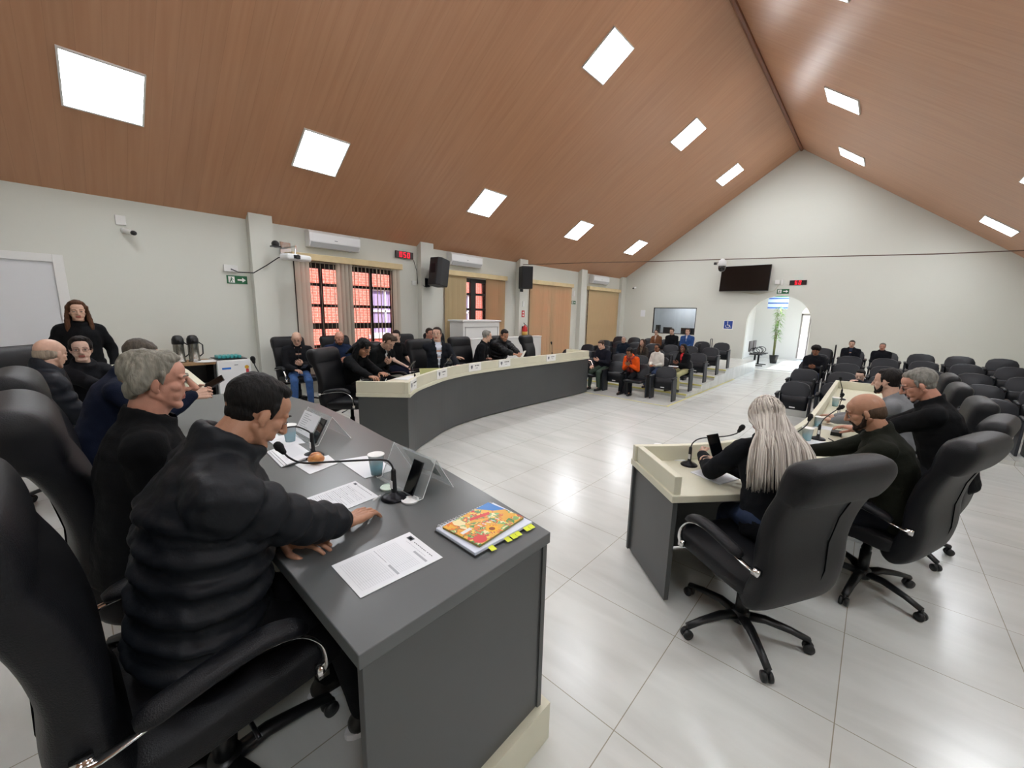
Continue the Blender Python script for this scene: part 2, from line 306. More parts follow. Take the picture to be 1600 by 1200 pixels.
for (a, b, zb, lab, kind) in BL:
    t = thing('vertical_blind', lab, 'blind', (XL, (a + b) / 2, 0), 0, 'vertical blinds on the left wall'); L = b - a
    mb = MB(); mb.box((0.0, -L / 2, 2.68), (0.14, L / 2, 2.8)); obj('valance', mb, M_WOODB, t, bevel=0.006)
    n = 26; rr = random.Random(kind)
    for k in range(n):
        u = (k + 0.5) / n
        if kind == 1:
            y = -L / 2 + 0.05 + u * (L - 0.1); ang = 112 if 0.1 < u < 0.93 else 25
            if 0.36 < u < 0.5: ang = 50
            ang += rr.uniform(-6, 6)
        elif kind == 2:
            if u < 0.62: y = -L / 2 + 0.01 + (u / 0.62) * 0.66; ang = 12
            else: y = L / 2 - 0.04 - (1 - u) / 0.38 * 0.74; ang = 70
            ang += rr.uniform(-8, 8)
        elif kind == 3: y = -L / 2 + 0.05 + u * (L - 0.1); ang = 24 + rr.uniform(-7, 7)
        else: y = -L / 2 + 0.05 + u * (L - 0.1); ang = 6
        wd = 0.089 if kind != 3 else 0.1; M = Matrix.Translation((0.07, y, 0)) @ Matrix.Rotation(math.radians(-ang), 4, 'Z')
        mb = MB(); z0, z1 = zb, 2.7; q = []
        for s in range(5):
            yy = -wd / 2 + wd * s / 4; xx = 0.006 * math.cos(math.pi * (s / 4 - 0.5)); q += [(xx, yy, z0), (xx, yy, z1)]
        q += [(p[0] + 0.0012, p[1], p[2]) for p in q]
        fs = [(2 * s, 2 * s + 2, 2 * s + 3, 2 * s + 1) for s in range(4)] + [(10 + 2 * s, 10 + 2 * s + 1, 10 + 2 * s + 3, 10 + 2 * s + 2) for s in range(4)]
        mb.add(tf(M, q), fs); obj('slat', mb, M_BLIND if kind == 1 else (M_SHEER_LIT if kind == 3 or (kind == 2 and u > 0.62) else M_BLIND2), t, smooth=True)  # third blind and one side of the second take the sunlit-looking copy
# ------------------------------------------------------------------ ceiling panels
def panel_mesh():
    mb = MB(); a = 0.325; mb.box((-a, -a, -0.018), (a, a, 0.0)); fr = MB()
    for s in (-1, 1): fr.box((min(s * a, s * (a + 0.02)), -a - 0.02, -0.022), (max(s * a, s * (a + 0.02)), a + 0.02, 0.004)); fr.box((-a, min(s * a, s * (a + 0.02)), -0.022), (a, max(s * a, s * (a + 0.02)), 0.004))
    return mb.mesh('diffuser'), fr.mesh('panel_frame')
pm, pf = panel_mesh(); pm.materials.append(M_PANEL); pf.materials.append(M_WHITE)
ROWS = [(-6.84, (0.6, 3.0, 6.62, 10.35, 14.05), 'lower left row'), (-3.98, (-0.6, 3.0, 6.65, 10.5, 14.1), 'upper left row'), (-1.1, (-0.6, 3.0, 6.8, 10.6, 14.2), 'upper right row'), (1.68, (-0.6, 3.0, 7.0, 10.55, 14.2), 'lower right row')]
ORD = ['nearest', 'second', 'third', 'fourth', 'farthest']
for x, ys, rn in ROWS:
    for k, y in enumerate(ys):
        side = -1 if x < XA else 1; sl = math.atan(ML if side < 0 else -MR)
        t = thing('ceiling_light', 'square white LED panel, %s of the sloped ceiling, %s' % (rn, ORD[k] + ' from the camera' if k else 'nearest the camera'), 'ceiling light', (x, y, roof(x) - 0.004), 0, 'square ceiling lights'); t.rotation_euler = (0, -sl, 0)
        for nm, m in (('diffuser', pm), ('light_frame', pf)):
            o = bpy.data.objects.new(nm, m); C.objects.link(o); o.parent = t
# ------------------------------------------------------------------ beyond the far wall: hallway and control room
HX0, HX1, HY = -4.3, -0.9, 21.5
M_HALLW = mat('hall_wall', '#dcdcd8', 0.7)
mb = MB(); mb.box((HX0 - 0.1, LY + 0.18, 0), (HX0, HY, 2.9)); struct('wall_hall_left', mb, M_HALLW)
me = wall_mesh([(LY + 0.18, 0), (HY, 0), (HY, 2.9), (LY + 0.18, 2.9)], [rect(17.0, 18.6, 0.05, 2.5), rect(19.0, 20.9, 0.05, 2.5)], lambda u, v, d: (HX1 + d, u, v), 0.12); struct('wall_hall_right', me, M_HALLW)
me = wall_mesh([(HX0, 0), (HX1, 0), (HX1, 2.9), (HX0, 2.9)], [[(-2.55, 0.05), (-2.55, 1.95)] + [(-1.9 - 0.65 * math.cos(math.radians(a)), 1.95 + 0.5 * math.sin(math.radians(a))) for a in range(15, 180, 15)] + [(-1.25, 1.95), (-1.25, 0.05)]], lambda u, v, d: (u, HY + d, v), 0.12); struct('wall_hall_end', me, M_HALLW)
mb = MB(); mb.box((HX0 - 0.1, LY + 0.19, 2.9), (HX1 + 0.12, HY + 0.12, 3.0)); struct('ceiling_hall', mb, M_WHITE)
dw = tag(bpy.data.objects.new('door_2', None), kind='structure'); C.objects.link(dw); dw.location = (-1.9, HY + 0.06, 0)
mb = MB(); 
for x in (-0.62, -0.31, 0, 0.31, 0.62): mb.box((x - 0.03, -0.02, 0.05), (x + 0.03, 0.02, 2.0 if abs(x) > 0.5 else 2.4))
mb.box((-0.65, -0.02, 1.92), (0.65, 0.02, 2.0)); obj('door_frame', mb, mat('grey_metal_frame', '#8f8a86', 0.5), dw)
M_DECO = mat('hall_poster', '#d7c9c4', 0.6, col2='#c9857d', vscale=9)
mb = MB(); mb.box((HX0 + 0.003, 18.0, 1.3), (HX0 + 0.02, 18.6, 2.2)); tag(obj('hall_poster', mb, M_DECO), 'pale printed poster with reddish writing on the hallway wall left of the plant', 'poster')
t = thing('hanging_banner', 'blue, white and green striped banner hanging high in the hallway', 'banner', (-3.1, 19.2, 2.15)); 
mb = MB(); mb.box((-0.34, -0.01, 0), (0.34, 0.01, 0.5)); obj('cloth', mb, mat('pale_blue_cloth', '#b9cdf0', 0.7), t)
for z, c in ((0.02, '#3f66b8'), (0.2, '#31509a'), (0.38, '#3f66b8'), (0.46, '#3f8a5a')):
    mb = MB(); mb.box((-0.342, -0.014, z), (0.342, 0.014, z + 0.05)); obj('stripe', mb, mat('stripe' + c, c, 0.7), t)
mb = MB(); mb.sweep([(-0.3, 0, 0.5), (-0.3, 0, 0.745)], 0.004, 5); mb.sweep([(0.3, 0, 0.5), (0.3, 0, 0.745)], 0.004, 5); obj('hanger', mb, M_DARKM, t)
# potted bamboo palm
t = thing('potted_plant', 'tall slim green bamboo palm in a dark pot standing in the hallway', 'plant', (-2.95, 18.9, 0))
mb = MB(); mb.lathe([(0.11, 0), (0.16, 0.3), (0.17, 0.32), (0.15, 0.32), (0.14, 0.28)]); obj('pot', mb, M_BLACKP, t, smooth=True)
st = MB(); lf = MB(); rr = random.Random(3)
for k in range(5):
    x, y = rr.uniform(-0.05, 0.05), rr.uniform(-0.05, 0.05); st.sweep([(x, y, 0.25), (x * 1.5, y * 1.5, 1.1), (x * 3, y * 3, 2.1)], [0.012, 0.01, 0.004], 6)
for k in range(260):
    h = rr.uniform(0.95, 2.25); a = rr.uniform(0, 6.28); L = rr.uniform(0.14, 0.3); w = 0.018; b = Vector((math.cos(a), math.sin(a), rr.uniform(-0.5, 0.7))).normalized(); o0 = Vector((math.cos(a) * 0.03, math.sin(a) * 0.03, h)); s = b.cross(Vector((0, 0, 1))).normalized() * w
    m1 = o0 + b * L * 0.5; e = o0 + b * L + Vector((0, 0, -0.05)); lf.add([o0, m1 + s, e, m1 - s], [(0, 1, 2, 3)])
obj('stem', st, mat('bamboo_stem', '#6a6f3a', 0.6), t, smooth=True); lv = obj('foliage', lf, mat('leaf_green', '#5d8a3a', 0.5, col2='#86ad52', vscale=6), t)
# two waiting chairs in the hall
def loop_chair(label, x, y):
    t = thing('waiting_chair', label, 'chair', (x, y, 0), 0, 'waiting chairs in the hallway')
    mb = MB(); mb.box((-0.02, -0.22, 0.42), (0.42, 0.22, 0.46)); obj('seat', mb, M_SEATP, t, bevel=0.015)
    mb = MB(); mb.box((-0.06, -0.22, 0.52), (-0.02, 0.22, 0.92)); obj('backrest', mb, mat('grey_mesh_back', '#55504e', 0.6), t, bevel=0.015)
    for s in (-1, 1):
        mb = MB(); mb.sweep([(0.16 + 0.16 * math.cos(a * math.pi / 8), s * 0.24, 0.56 + 0.12 * math.sin(a * math.pi / 8)) for a in range(17)], 0.012, 6); obj('arm', mb, M_BLACKP, t, smooth=True)
    mb = MB(); mb.box((0.12, -0.03, 0.03), (0.18, 0.03, 0.42)); mb.box((-0.12, -0.03, 0), (0.42, 0.03, 0.03)); obj('pedestal', mb, M_BLACKP, t)
loop_chair('black waiting chair with ring arms in the hallway, nearer of two', -3.45, 17.3)
loop_chair('black waiting chair with ring arms in the hallway, farther of two', -3.45, 17.95)
# control room behind the glass
mb = MB(); mb.box((-7.9, 17.9, 0), (-4.45, 18.0, 2.9)); struct('wall_booth', mb, mat('booth_wall', '#aeb0b0', 0.7))
mb = MB(); mb.box((-8.0, LY + 0.18, 0), (-7.9, 18.0, 2.9)); mb.box((-7.9, LY + 0.19, 2.9), (-4.42, 18, 2.95)); struct('wall_booth_side', mb, mat('booth_wall', '#aeb0b0', 0.7))
w = tag(bpy.data.objects.new('window_5', None), kind='structure'); C.objects.link(w); w.location = (-6.0, LY + 0.05, 0)
mb = MB(); mb.box((-0.85, -0.03, 2.07), (0.84, 0.03, 2.11)); mb.box((-0.85, -0.03, 1.07), (-0.81, 0.03, 2.1)); mb.box((0.8, -0.03, 1.07), (0.84, 0.03, 2.1)); mb.box((-0.85, -0.03, 1.07), (0.84, 0.03, 1.11)); obj('window_frame', mb, M_FRAME, w)
mb = MB(); mb.box((-0.82, -0.004, 1.1), (0.82, 0.004, 2.08)); obj('pane', mb, M_GLASS, w)
mb = MB(); mb.box((-7.2, 16.5, 0.95), (-4.7, 17.0, 1.0)); mb.box((-7.15, 16.52, 0), (-7.1, 16.98, 0.95)); mb.box((-4.8, 16.52, 0), (-4.75, 16.98, 0.95)); tag(obj('booth_desk', mb, M_CREAM), 'narrow desk behind the glass of the control booth', 'desk')
for (x, w_, h, lab) in ((-6.85, 0.16, 0.34, 'small black speaker at the left end of the booth desk'), (-6.45, 0.36, 0.26, 'black computer monitor in the middle of the booth desk'), (-5.6, 0.62, 0.26, 'wide black computer monitor at the right of the booth desk')):
    t = thing('monitor' if w_ > 0.2 else 'desk_speaker', lab, 'monitor' if w_ > 0.2 else 'speaker', (x, 16.7, 1.0))
    mb = MB(); mb.box((-w_ / 2, -0.02 if w_ > .2 else -0.08, 0.06 if w_ > .2 else 0), (w_ / 2, 0.02 if w_ > .2 else 0.08, 0.06 + h)); obj('housing', mb, M_BLACKP, t, bevel=0.006)
    if w_ > .2: mb = MB(); mb.box((-0.08, -0.06, 0), (0.08, 0.06, 0.012)); mb.box((-0.02, -0.01, 0.01), (0.02, 0.01, 0.08)); obj('stand', mb, M_BLACKP, t)
# ------------------------------------------------------------------ outdoors: brick building across the yard
M_BRICK = bpy.data.materials.new('orange_brick'); M_BRICK.use_nodes = True; nt = M_BRICK.node_tree; bb = nt.nodes['Principled BSDF']
tc = nt.nodes.new('ShaderNodeTexCoord'); mp = nt.nodes.new('ShaderNodeMapping'); mp.inputs['Rotation'].default_value = (math.radians(90), 0, math.radians(90)); br = nt.nodes.new('ShaderNodeTexBrick')
sx = nt.nodes.new('ShaderNodeSeparateXYZ'); cx = nt.nodes.new('ShaderNodeCombineXYZ'); nt.links.new(tc.outputs['Object'], sx.inputs[0]); nt.links.new(sx.outputs['Y'], cx.inputs['X']); nt.links.new(sx.outputs['Z'], cx.inputs['Y']); nt.links.new(cx.outputs[0], br.inputs['Vector'])
br.inputs['Scale'].default_value = 1; br.inputs['Brick Width'].default_value = 0.24; br.inputs['Row Height'].default_value = 0.085; br.inputs['Mortar Size'].default_value = 0.008
br.inputs['Color1'].default_value = lin('#d4604c'); br.inputs['Color2'].default_value = lin('#cc5440'); br.inputs['Mortar'].default_value = lin('#b98a7c'); nt.links.new(br.outputs['Color'], bb.inputs['Base Color']); bb.inputs['Roughness'].default_value = 0.9
fac_w = []
for y in np.arange(-3, 34, 3.4): fac_w.append(rect(y, y + 1.25, 0.9, 2.5))
me = wall_mesh([(-8, -0.1), (36, -0.1), (36, 6.5), (-8, 6.5)], fac_w, lambda u, v, d: (-13.2 - d, u, v), 0.25)
bld = thing('neighbouring_building', 'sunlit red brick building with pale windows seen through the windows', 'building', (0, 0, 0)); obj('brick_wall', me, M_BRICK, bld)
M_LILAC = mat('lilac_window_shade', '#8a789a', 0.8)  # purplish shade of the window openings is put into this colour
for k, w_ in enumerate(fac_w):
    (a, zb), (b, _), (_, zt), _ = w_; mb = MB(); mb.box((-13.42, a, zb), (-13.34, b, zt)); f = obj('window', mb, M_LILAC, bld)
    mb = MB(); 
    for y in (a, (a + b) / 2 - 0.03, b - 0.06): mb.box((-13.33, y, zb), (-13.28, y + 0.06, zt))
    for z in (zb, (zb + zt) / 2, zt - 0.06): mb.box((-13.33, a, z), (-13.28, b, z + 0.06))
    obj('window_frame', mb, M_WHITE, f)
    mb = MB(); mb.box((-13.2, a - 0.1, zb - 0.12), (-13.12, b + 0.1, zb)); obj('window_sill', mb, M_WHITE, f)
mb = MB(); mb.box((-40, -20, -0.3), (40, 60, -0.12)); tag(obj('ground', mb, mat('outdoor_concrete', '#a8a49c', 0.9)), kind='structure')

# extra light panels, added only to brighten the hallway and the booth
for lab, loc in (('added white light panel brightening the hallway from its ceiling', (-2.6, 18.4, 2.9)), ('added white light panel brightening the booth from its ceiling', (-6.0, 17.2, 2.9))):
    t = thing('ceiling_light', lab, 'ceiling light', loc)
    for nm, m in (('diffuser', pm), ('light_frame', pf)):
        o = bpy.data.objects.new(nm, m); C.objects.link(o); o.parent = t
# ================================================================== WALL FIXTURES
M_SPK = mat('speaker_black', '#15161a', 0.55, bump=0.2, bscale=200)
def air_con(lab, y, w):
    t = thing('air_conditioner', lab, 'air conditioner', (XL, y, 2.93), 0, 'white wall air conditioners'); hw = w / 2
    mb = MB(); prof = [(0, 0), (0, 0.3), (0.16, 0.3), (0.215, 0.25), (0.215, 0.1), (0.15, 0.0)]; M = np.array(((0, 0, 1, 0), (0, 1, 0, 0), (0, 0, 1, 0), (0, 0, 0, 1)))
    vs = [(x, -hw, z) for x, z in prof] + [(x, hw, z) for x, z in prof]; n = 6; mb.add(vs, [tuple(range(n)), tuple(reversed(range(n, 2 * n)))] + [(i, n + i, n + (i + 1) % n, (i + 1) % n) for i in range(n)]); obj('housing', mb, M_AC, t, bevel=0.012)
    mb = MB(); mb.add([(0.16, -hw + 0.03, 0.008), (0.215, -hw + 0.03, 0.09), (0.215, hw - 0.03, 0.09), (0.16, hw - 0.03, 0.008), (0.17, -hw + 0.03, 0.0), (0.222, -hw + 0.03, 0.085), (0.222, hw - 0.03, 0.085), (0.17, hw - 0.03, 0.0)], [(0, 1, 2, 3), (7, 6, 5, 4), (0, 4, 5, 1), (2, 6, 7, 3), (0, 3, 7, 4), (1, 5, 6, 2)]); obj('air_flap', mb, mat('grey_flap', '#b5b7b9', 0.4), t)
    mb = MB(); mb.box((0.214, -0.03, 0.14), (0.217, 0.03, 0.15)); obj('badge', mb, M_INK, t)
air_con('white wall air conditioner above the first window, nearest the camera', 3.72, 1.0)
air_con('white wall air conditioner above the window with the white stand', 7.12, 1.05)
air_con('small white wall air conditioner near the far corner', 13.9, 1.15)
def pa_speaker(lab, loc, rz, tilt):
    t = thing('loudspeaker', lab, 'speaker', loc, rz, 'wall loudspeakers'); t.rotation_euler = (tilt, 0, rz)
    pr = [(-0.16, -0.17), (0.16, -0.17), (0.19, 0.12), (0.12, 0.19), (-0.12, 0.19), (-0.19, 0.12)]
    mb = MB(); mb.prism([(x, -y) for x, y in pr], -0.31, 0.31); obj('cabinet', mb, M_SPK, t, bevel=0.015)
    mb = MB(); mb.box((-0.15, 0.172, -0.28), (0.15, 0.182, 0.28)); obj('grille', mb, mat('speaker_grille', '#0c0d10', 0.7), t, bevel=0.004)
    mb = MB(); mb.box((-0.06, -0.197, -0.05), (0.06, -0.188, 0.16)); obj('rear_plate', mb, M_DARKM, t)
pa_speaker('black loudspeaker tilted on the second column beside the red clock', (-7.72, 5.95, 2.66), math.radians(10), math.radians(-9))
pa_speaker('black loudspeaker hanging upright on the third column', (-7.74, 9.1, 2.78), math.radians(-125), 0)
for lab, p, q in (('black wall bracket carrying the tilted loudspeaker', (-8.08, 5.88, 2.44), (-7.74, 5.92, 2.5)), ('black wall bracket carrying the upright loudspeaker', (-8.08, 9.3, 2.5), (-7.78, 9.15, 2.56))):
    mb = MB(); mb.box((p[0] - 0.0, p[1] - 0.06, p[2] - 0.1), (p[0] + 0.02, p[1] + 0.06, p[2] + 0.1)); mb.sweep([(p[0] + 0.01, p[1], p[2]), q], 0.02, 8); ob = obj('wall_bracket', mb, M_DARKM); sp_ = [q for q in C.objects if q.name.startswith('loudspeaker')][0 if 'tilted' in lab else 1]; bpy.context.view_layer.update(); ob.parent = sp_; ob.matrix_parent_inverse = sp_.matrix_world.inverted()
SEG = {'0': 'abcdef', '5': 'acdfg', ':': ''}
def led_clock(lab, loc, rz, text, w, h):
    t = thing('digital_clock', lab, 'clock', loc, rz, 'red digital clocks'); mb = MB(); mb.box((-w / 2, -0.03, -h / 2), (w / 2, 0.0, h / 2)); obj('housing', mb, mat('clock_case', '#190608', 0.3), t, bevel=0.004)
    dh = h * 0.72; dw = dh * 0.56; n = len(text); x = -(n * dw * 1.7 - dw * 0.7) / 2
    for ch in text:
        mb = MB(); th = dh * 0.11; a, b = x, x + dw; z0, z1 = -dh / 2, dh / 2
        R = {'a': (a, z1 - th, b, z1), 'd': (a, z0, b, z0 + th), 'g': (a, -th / 2, b, th / 2), 'f': (a, 0, a + th, z1), 'e': (a, z0, a + th, 0), 'b': (b - th, 0, b, z1), 'c': (b - th, z0, b, 0)}
        for s in SEG[ch]: r = R[s]; mb.box((r[0], -0.034, r[1]), (r[2], -0.029, r[3]))
        obj('digit', mb, M_RED, t); x += dw * 1.7
led_clock('red digital clock reading 050 on the left wall above the first window', (-8.21, 5.35, 3.02), math.radians(90), '050', 0.46, 0.15)
led_clock('red digital clock reading 50 on the far wall right of the television', (-2.12, LY, 2.93), 0, '50', 0.46, 0.15)
# television
t = thing('television', 'large black flat television mounted on the far wall, tilted slightly down', 'television', (-3.65, LY - 0.145, 3.11)); t.rotation_euler = (math.radians(-5), 0, 0)
mb = MB(); mb.box((-0.76, -0.03, -0.43), (0.76, 0.03, 0.43)); obj('housing', mb, M_BLACKP, t, bevel=0.006)
mb = MB(); mb.box((-0.745, -0.034, -0.415), (0.745, -0.03, 0.415)); obj('screen', mb, M_SCREEN, t)
mb = MB(); mb.box((-0.2, 0.03, -0.2), (0.2, 0.1, 0.2)); obj('wall_bracket', mb, M_DARKM, t)
# projector camera on an arm, left wall
t = thing('projector', 'white short-throw projector on a wall arm above the first blind', 'projector', (-7.78, 2.86, 2.66), math.radians(14))
mb = MB(); mb.box((-0.12, -0.22, -0.05), (0.12, 0.24, 0.05)); obj('housing', mb, M_AC, t, bevel=0.03)
mb = MB(); mb.lathe([(0.035, 0), (0.04, 0.03), (0.03, 0.035)], c=(0.12, -0.05, 0.0), M=Matrix.Rotation(math.radians(90), 3, 'Y')); mb.box((0.1, -0.11, -0.03), (0.125, 0.01, 0.03)); obj('lens', mb, M_BLACKP, t)
mb = MB(); mb.sweep([(-0.40, 0.1, 0.2), (0.0, 0.02, 0.2), (0, 0, 0.05)], 0.015, 8); mb.box((-0.44, 0.0, 0.08), (-0.41, 0.2, 0.3)); obj('arm', mb, M_CHROME, t)
t = thing('wall_camera', 'black pan camera on a short arm above the projector', 'camera', (-7.86, 2.58, 2.86), 0)
mb = MB(); mb.ell((0, 0, 0), (0.07, 0.06, 0.06)); mb.box((-0.06, -0.07, -0.05), (0.06, 0.07, -0.03)); obj('camera_head', mb, M_BLACKP, t, smooth=False)
mb = MB(); mb.sweep([(-0.22, 0.12, 0.0), (0, 0, 0)], 0.014, 8); obj('arm', mb, M_DARKM, t)
mb = MB(); mb.sweep([(-8.2, 1.98, 2.41), (-8.1, 2.05, 2.36), (-7.99, 2.25, 2.36), (-7.97, 2.45, 2.5), (-7.9, 2.62, 2.64), (-7.84, 2.68, 2.66)], 0.009, 7); tag(obj('projector_cable', mb, M_BLACKP, smooth=True), 'black cable looping from the wall box to the projector', 'cable')
mb = MB(); mb.sweep([(-8.2, 5.6, 2.93), (-8.2, 5.68, 2.7), (-8.2, 5.7, 2.4)], 0.006, 6); mb.sweep([(-8.04, 5.74, 2.36), (-8.0, 5.8, 2.33), (-7.95, 5.88, 2.36)], 0.008, 6); tag(obj('clock_cable', mb, M_BLACKP, smooth=True), 'thin cable hanging from the red clock on the left wall', 'cable')
def wallbox(name, lab, cat, loc, s, m=None, dirx=True):
    mb = MB(); a, b, c = s
    mb.box((0, -b / 2, -c / 2), (a, b / 2, c / 2)) if dirx else mb.box((-b / 2, -a, -c / 2), (b / 2, 0, c / 2)); return tag(obj(name, mb, m or M_WHITE, bevel=0.004, loc=loc), lab, cat)
wallbox('socket_box', 'white socket box with cable on the left wall beside the first column', 'socket', (XL, 1.98, 2.42), (0.04, 0.2, 0.11))
wallbox('socket_box', 'white socket plate below the red clock', 'socket', (XL, 5.62, 2.42), (0.03, 0.12, 0.1))
wallbox('switch_plate', 'small white switch plate above the fire extinguisher', 'switch', (XL + 0.16, 9.4, 2.05), (0.02, 0.07, 0.16))
wallbox('switch_plate', 'small white plate above the exit sign near the far corner', 'switch', (XL, 12.35, 2.5), (0.02, 0.1, 0.18))
wallbox('notice_sheet', 'white notice sheet on the far wall left of the booth window', 'notice', (-7.28, LY, 1.86), (0.006, 0.2, 0.26), M_PAPER, False)
t = thing('junction_box', 'white cable junction box between the television and the red clock', 'junction box', (-2.62, LY, 2.96)); mb = MB(); mb.box((-0.14, -0.05, -0.07), (0.0, 0, 0.07)); mb.box((0.04, -0.04, -0.09), (0.1, 0, 0.09)); obj('cover', mb, M_WHITE, t, bevel=0.01)
mb = MB(); mb.sweep([(-2.62, LY - 0.02, 2.9), (-2.75, LY - 0.02, 2.68), (-3.2, LY - 0.02, 2.58), (-3.7, LY - 0.02, 2.64)], 0.008, 6); tag(obj('television_cable', mb, mat('ivory_cable', '#bdb8a0', 0.6), smooth=True), 'ivory cable drooping below the television', 'cable')
# signs
def sign(name, lab, cat, M, w, h, bg_, marks, th=0.006):
    t = thing(name, lab, cat, (0, 0, 0)); t.matrix_world = Matrix([list(r) for r in M]); mb = MB(); mb.box((-w / 2, -th, -h / 2), (w / 2, 0, h / 2)); obj('plate', mb, bg_, t)
    for nm, m, polys in marks:
        mb = MB()
        for pl in polys: mb.add([(x, -th - 0.001, z) for x, z in pl] , [tuple(range(len(pl)))])
        obj(nm, mb, m, t)
    return t
M_SGN = mat('sign_green', '#0f5a34', 0.5); M_SGW = mat('sign_white', '#e8e8e4', 0.5); M_SBL = mat('sign_blue', '#1b3f8f', 0.5); M_SRD = mat('sign_red', '#c02424', 0.5)
def circ(x, z, r, n=14): return [(x + r * math.cos(2 * math.pi * k / n), z + r * math.sin(2 * math.pi * k / n)) for k in range(n)]
def exit_sign(lab, M, w=0.3):
    h = w * 0.45; arrow = [(0.02 * w, -0.04 * w), (0.02 * w, 0.04 * w), (0.25 * w, 0.04 * w), (0.25 * w, 0.13 * w), (0.43 * w, 0), (0.25 * w, -0.13 * w), (0.25 * w, -0.04 * w)]
    man = [circ(-0.27 * w, 0.11 * w, 0.03 * w), [(-0.3 * w, 0.07 * w), (-0.24 * w, 0.07 * w), (-0.26 * w, -0.03 * w), (-0.32 * w, -0.03 * w)], [(-0.32 * w, -0.03 * w), (-0.27 * w, -0.03 * w), (-0.34 * w, -0.15 * w), (-0.38 * w, -0.14 * w)], [(-0.28 * w, -0.03 * w), (-0.25 * w, -0.02 * w), (-0.2 * w, -0.15 * w), (-0.24 * w, -0.15 * w)], [(-0.24 * w, 0.06 * w), (-0.17 * w, 0.01 * w), (-0.18 * w, -0.01 * w), (-0.25 * w, 0.03 * w)]]
    sign('exit_sign', lab, 'sign', M, w, h, M_SGN, [('door_field', M_SGW, [[(-0.42 * w, -0.17 * w), (-0.12 * w, -0.17 * w), (-0.12 * w, 0.17 * w), (-0.42 * w, 0.17 * w)]]), ('arrow', M_SGW, [arrow])])
    mb = MB()
    for pl in man: mb.add([(x, -0.0085, z) for x, z in pl], [tuple(range(len(pl)))])
    o = obj('running_man', mb, M_SGN); o.parent = bpy.data.objects[[q.name for q in C.objects if q.name.startswith('exit_sign')][-1]]
Mx = lambda x, y, z: np.array(((0, -1, 0, x), (1, 0, 0, y), (0, 0, 1, z), (0, 0, 0, 1)), float)   # faces +X
Mf = lambda x, y, z: np.array(((1, 0, 0, x), (0, 1, 0, y), (0, 0, 1, z), (0, 0, 0, 1)), float)    # faces -Y
exit_sign('green exit sign with white arrow on the left wall near the door', Mx(XL + 0.002, 2.06, 2.24), 0.3)
exit_sign('small green exit sign between the third and fourth windows', Mx(XL + 0.002, 12.36, 2.18), 0.26)
exit_sign('small exit sign below the red clock on the far wall', Mf(-2.5, LY - 0.002, 2.66), 0.34)
sign('accessibility_sign', 'blue wheelchair sign on the far wall left of the arch', 'sign', Mf(-4.03, LY - 0.002, 1.51), 0.32, 0.32, M_SGW, [('blue_field', M_SBL, [[(-0.14, -0.14), (0.14, -0.14), (0.14, 0.14), (-0.14, 0.14)]])])
tt = C.objects[-1].parent; mb = MB(); ring = [(-0.02 + 0.07 * math.cos(a), -0.04 + 0.07 * math.sin(a)) for a in np.linspace(-3.6, 0.6, 16)]
for (x0, z0), (x1, z1) in zip(ring[:-1], ring[1:]): mb.add([(x0, -0.009, z0), (x1, -0.009, z1), ((x1 + 0.02) * 0.8 - 0.02, -0.009, (z1 + 0.04) * 0.8 - 0.04), ((x0 + 0.02) * 0.8 - 0.02, -0.009, (z0 + 0.04) * 0.8 - 0.04)], [(0, 1, 2, 3)])
mb.add([(x, -0.009, z) for x, z in circ(-0.025, 0.1, 0.02)], [tuple(range(14))]); mb.add([(-0.035, -0.009, 0.07), (-0.015, -0.009, 0.07), (-0.01, -0.009, -0.02), (-0.035, -0.009, -0.02)], [(0, 1, 2, 3)]); mb.add([(-0.03, -0.009, 0.0), (0.05, -0.009, 0.0), (0.09, -0.009, -0.09), (0.07, -0.009, -0.095), (0.04, -0.009, -0.02), (-0.03, -0.009, -0.02)], [tuple(range(6))]); obj('wheelchair_figure', mb, M_SGW, tt)
sign('fire_sign', 'red fire extinguisher sign on the third column', 'sign', Mx(XL + 0.164, 9.4, 1.75), 0.13, 0.2, M_SRD, [('white_field', M_SGW, [circ(0, 0.04, 0.028), [(-0.025, -0.07), (0.025, -0.07), (0.025, -0.02), (-0.025, -0.02)]])])
t = thing('fire_extinguisher', 'red fire extinguisher hanging on the third column', 'fire extinguisher', (XL + 0.25, 9.4, 0.98))
mb = MB(); mb.lathe([(0.07, 0), (0.08, 0.02), (0.08, 0.32), (0.06, 0.38), (0.025, 0.41), (0.025, 0.43)]); obj('cylinder', mb, M_SRD, t, smooth=True)
mb = MB(); mb.lathe([(0.0815, 0.08), (0.0815, 0.24)]); obj('label_band', mb, mat('yellow_label', '#c9a24a', 0.5), t, smooth=True)
mb = MB(); mb.sweep([(0, 0, 0.42), (0, 0, 0.46), (0.02, -0.08, 0.5)], 0.012, 6); mb.sweep([(0, 0.0, 0.45), (0, 0.09, 0.42), (0.02, 0.11, 0.25)], 0.009, 6); obj('valve', mb, M_BLACKP, t); mb = MB(); mb.box((-0.09, -0.03, 0.3), (-0.07, 0.03, 0.4)); obj('hook', mb, M_DARKM, t)
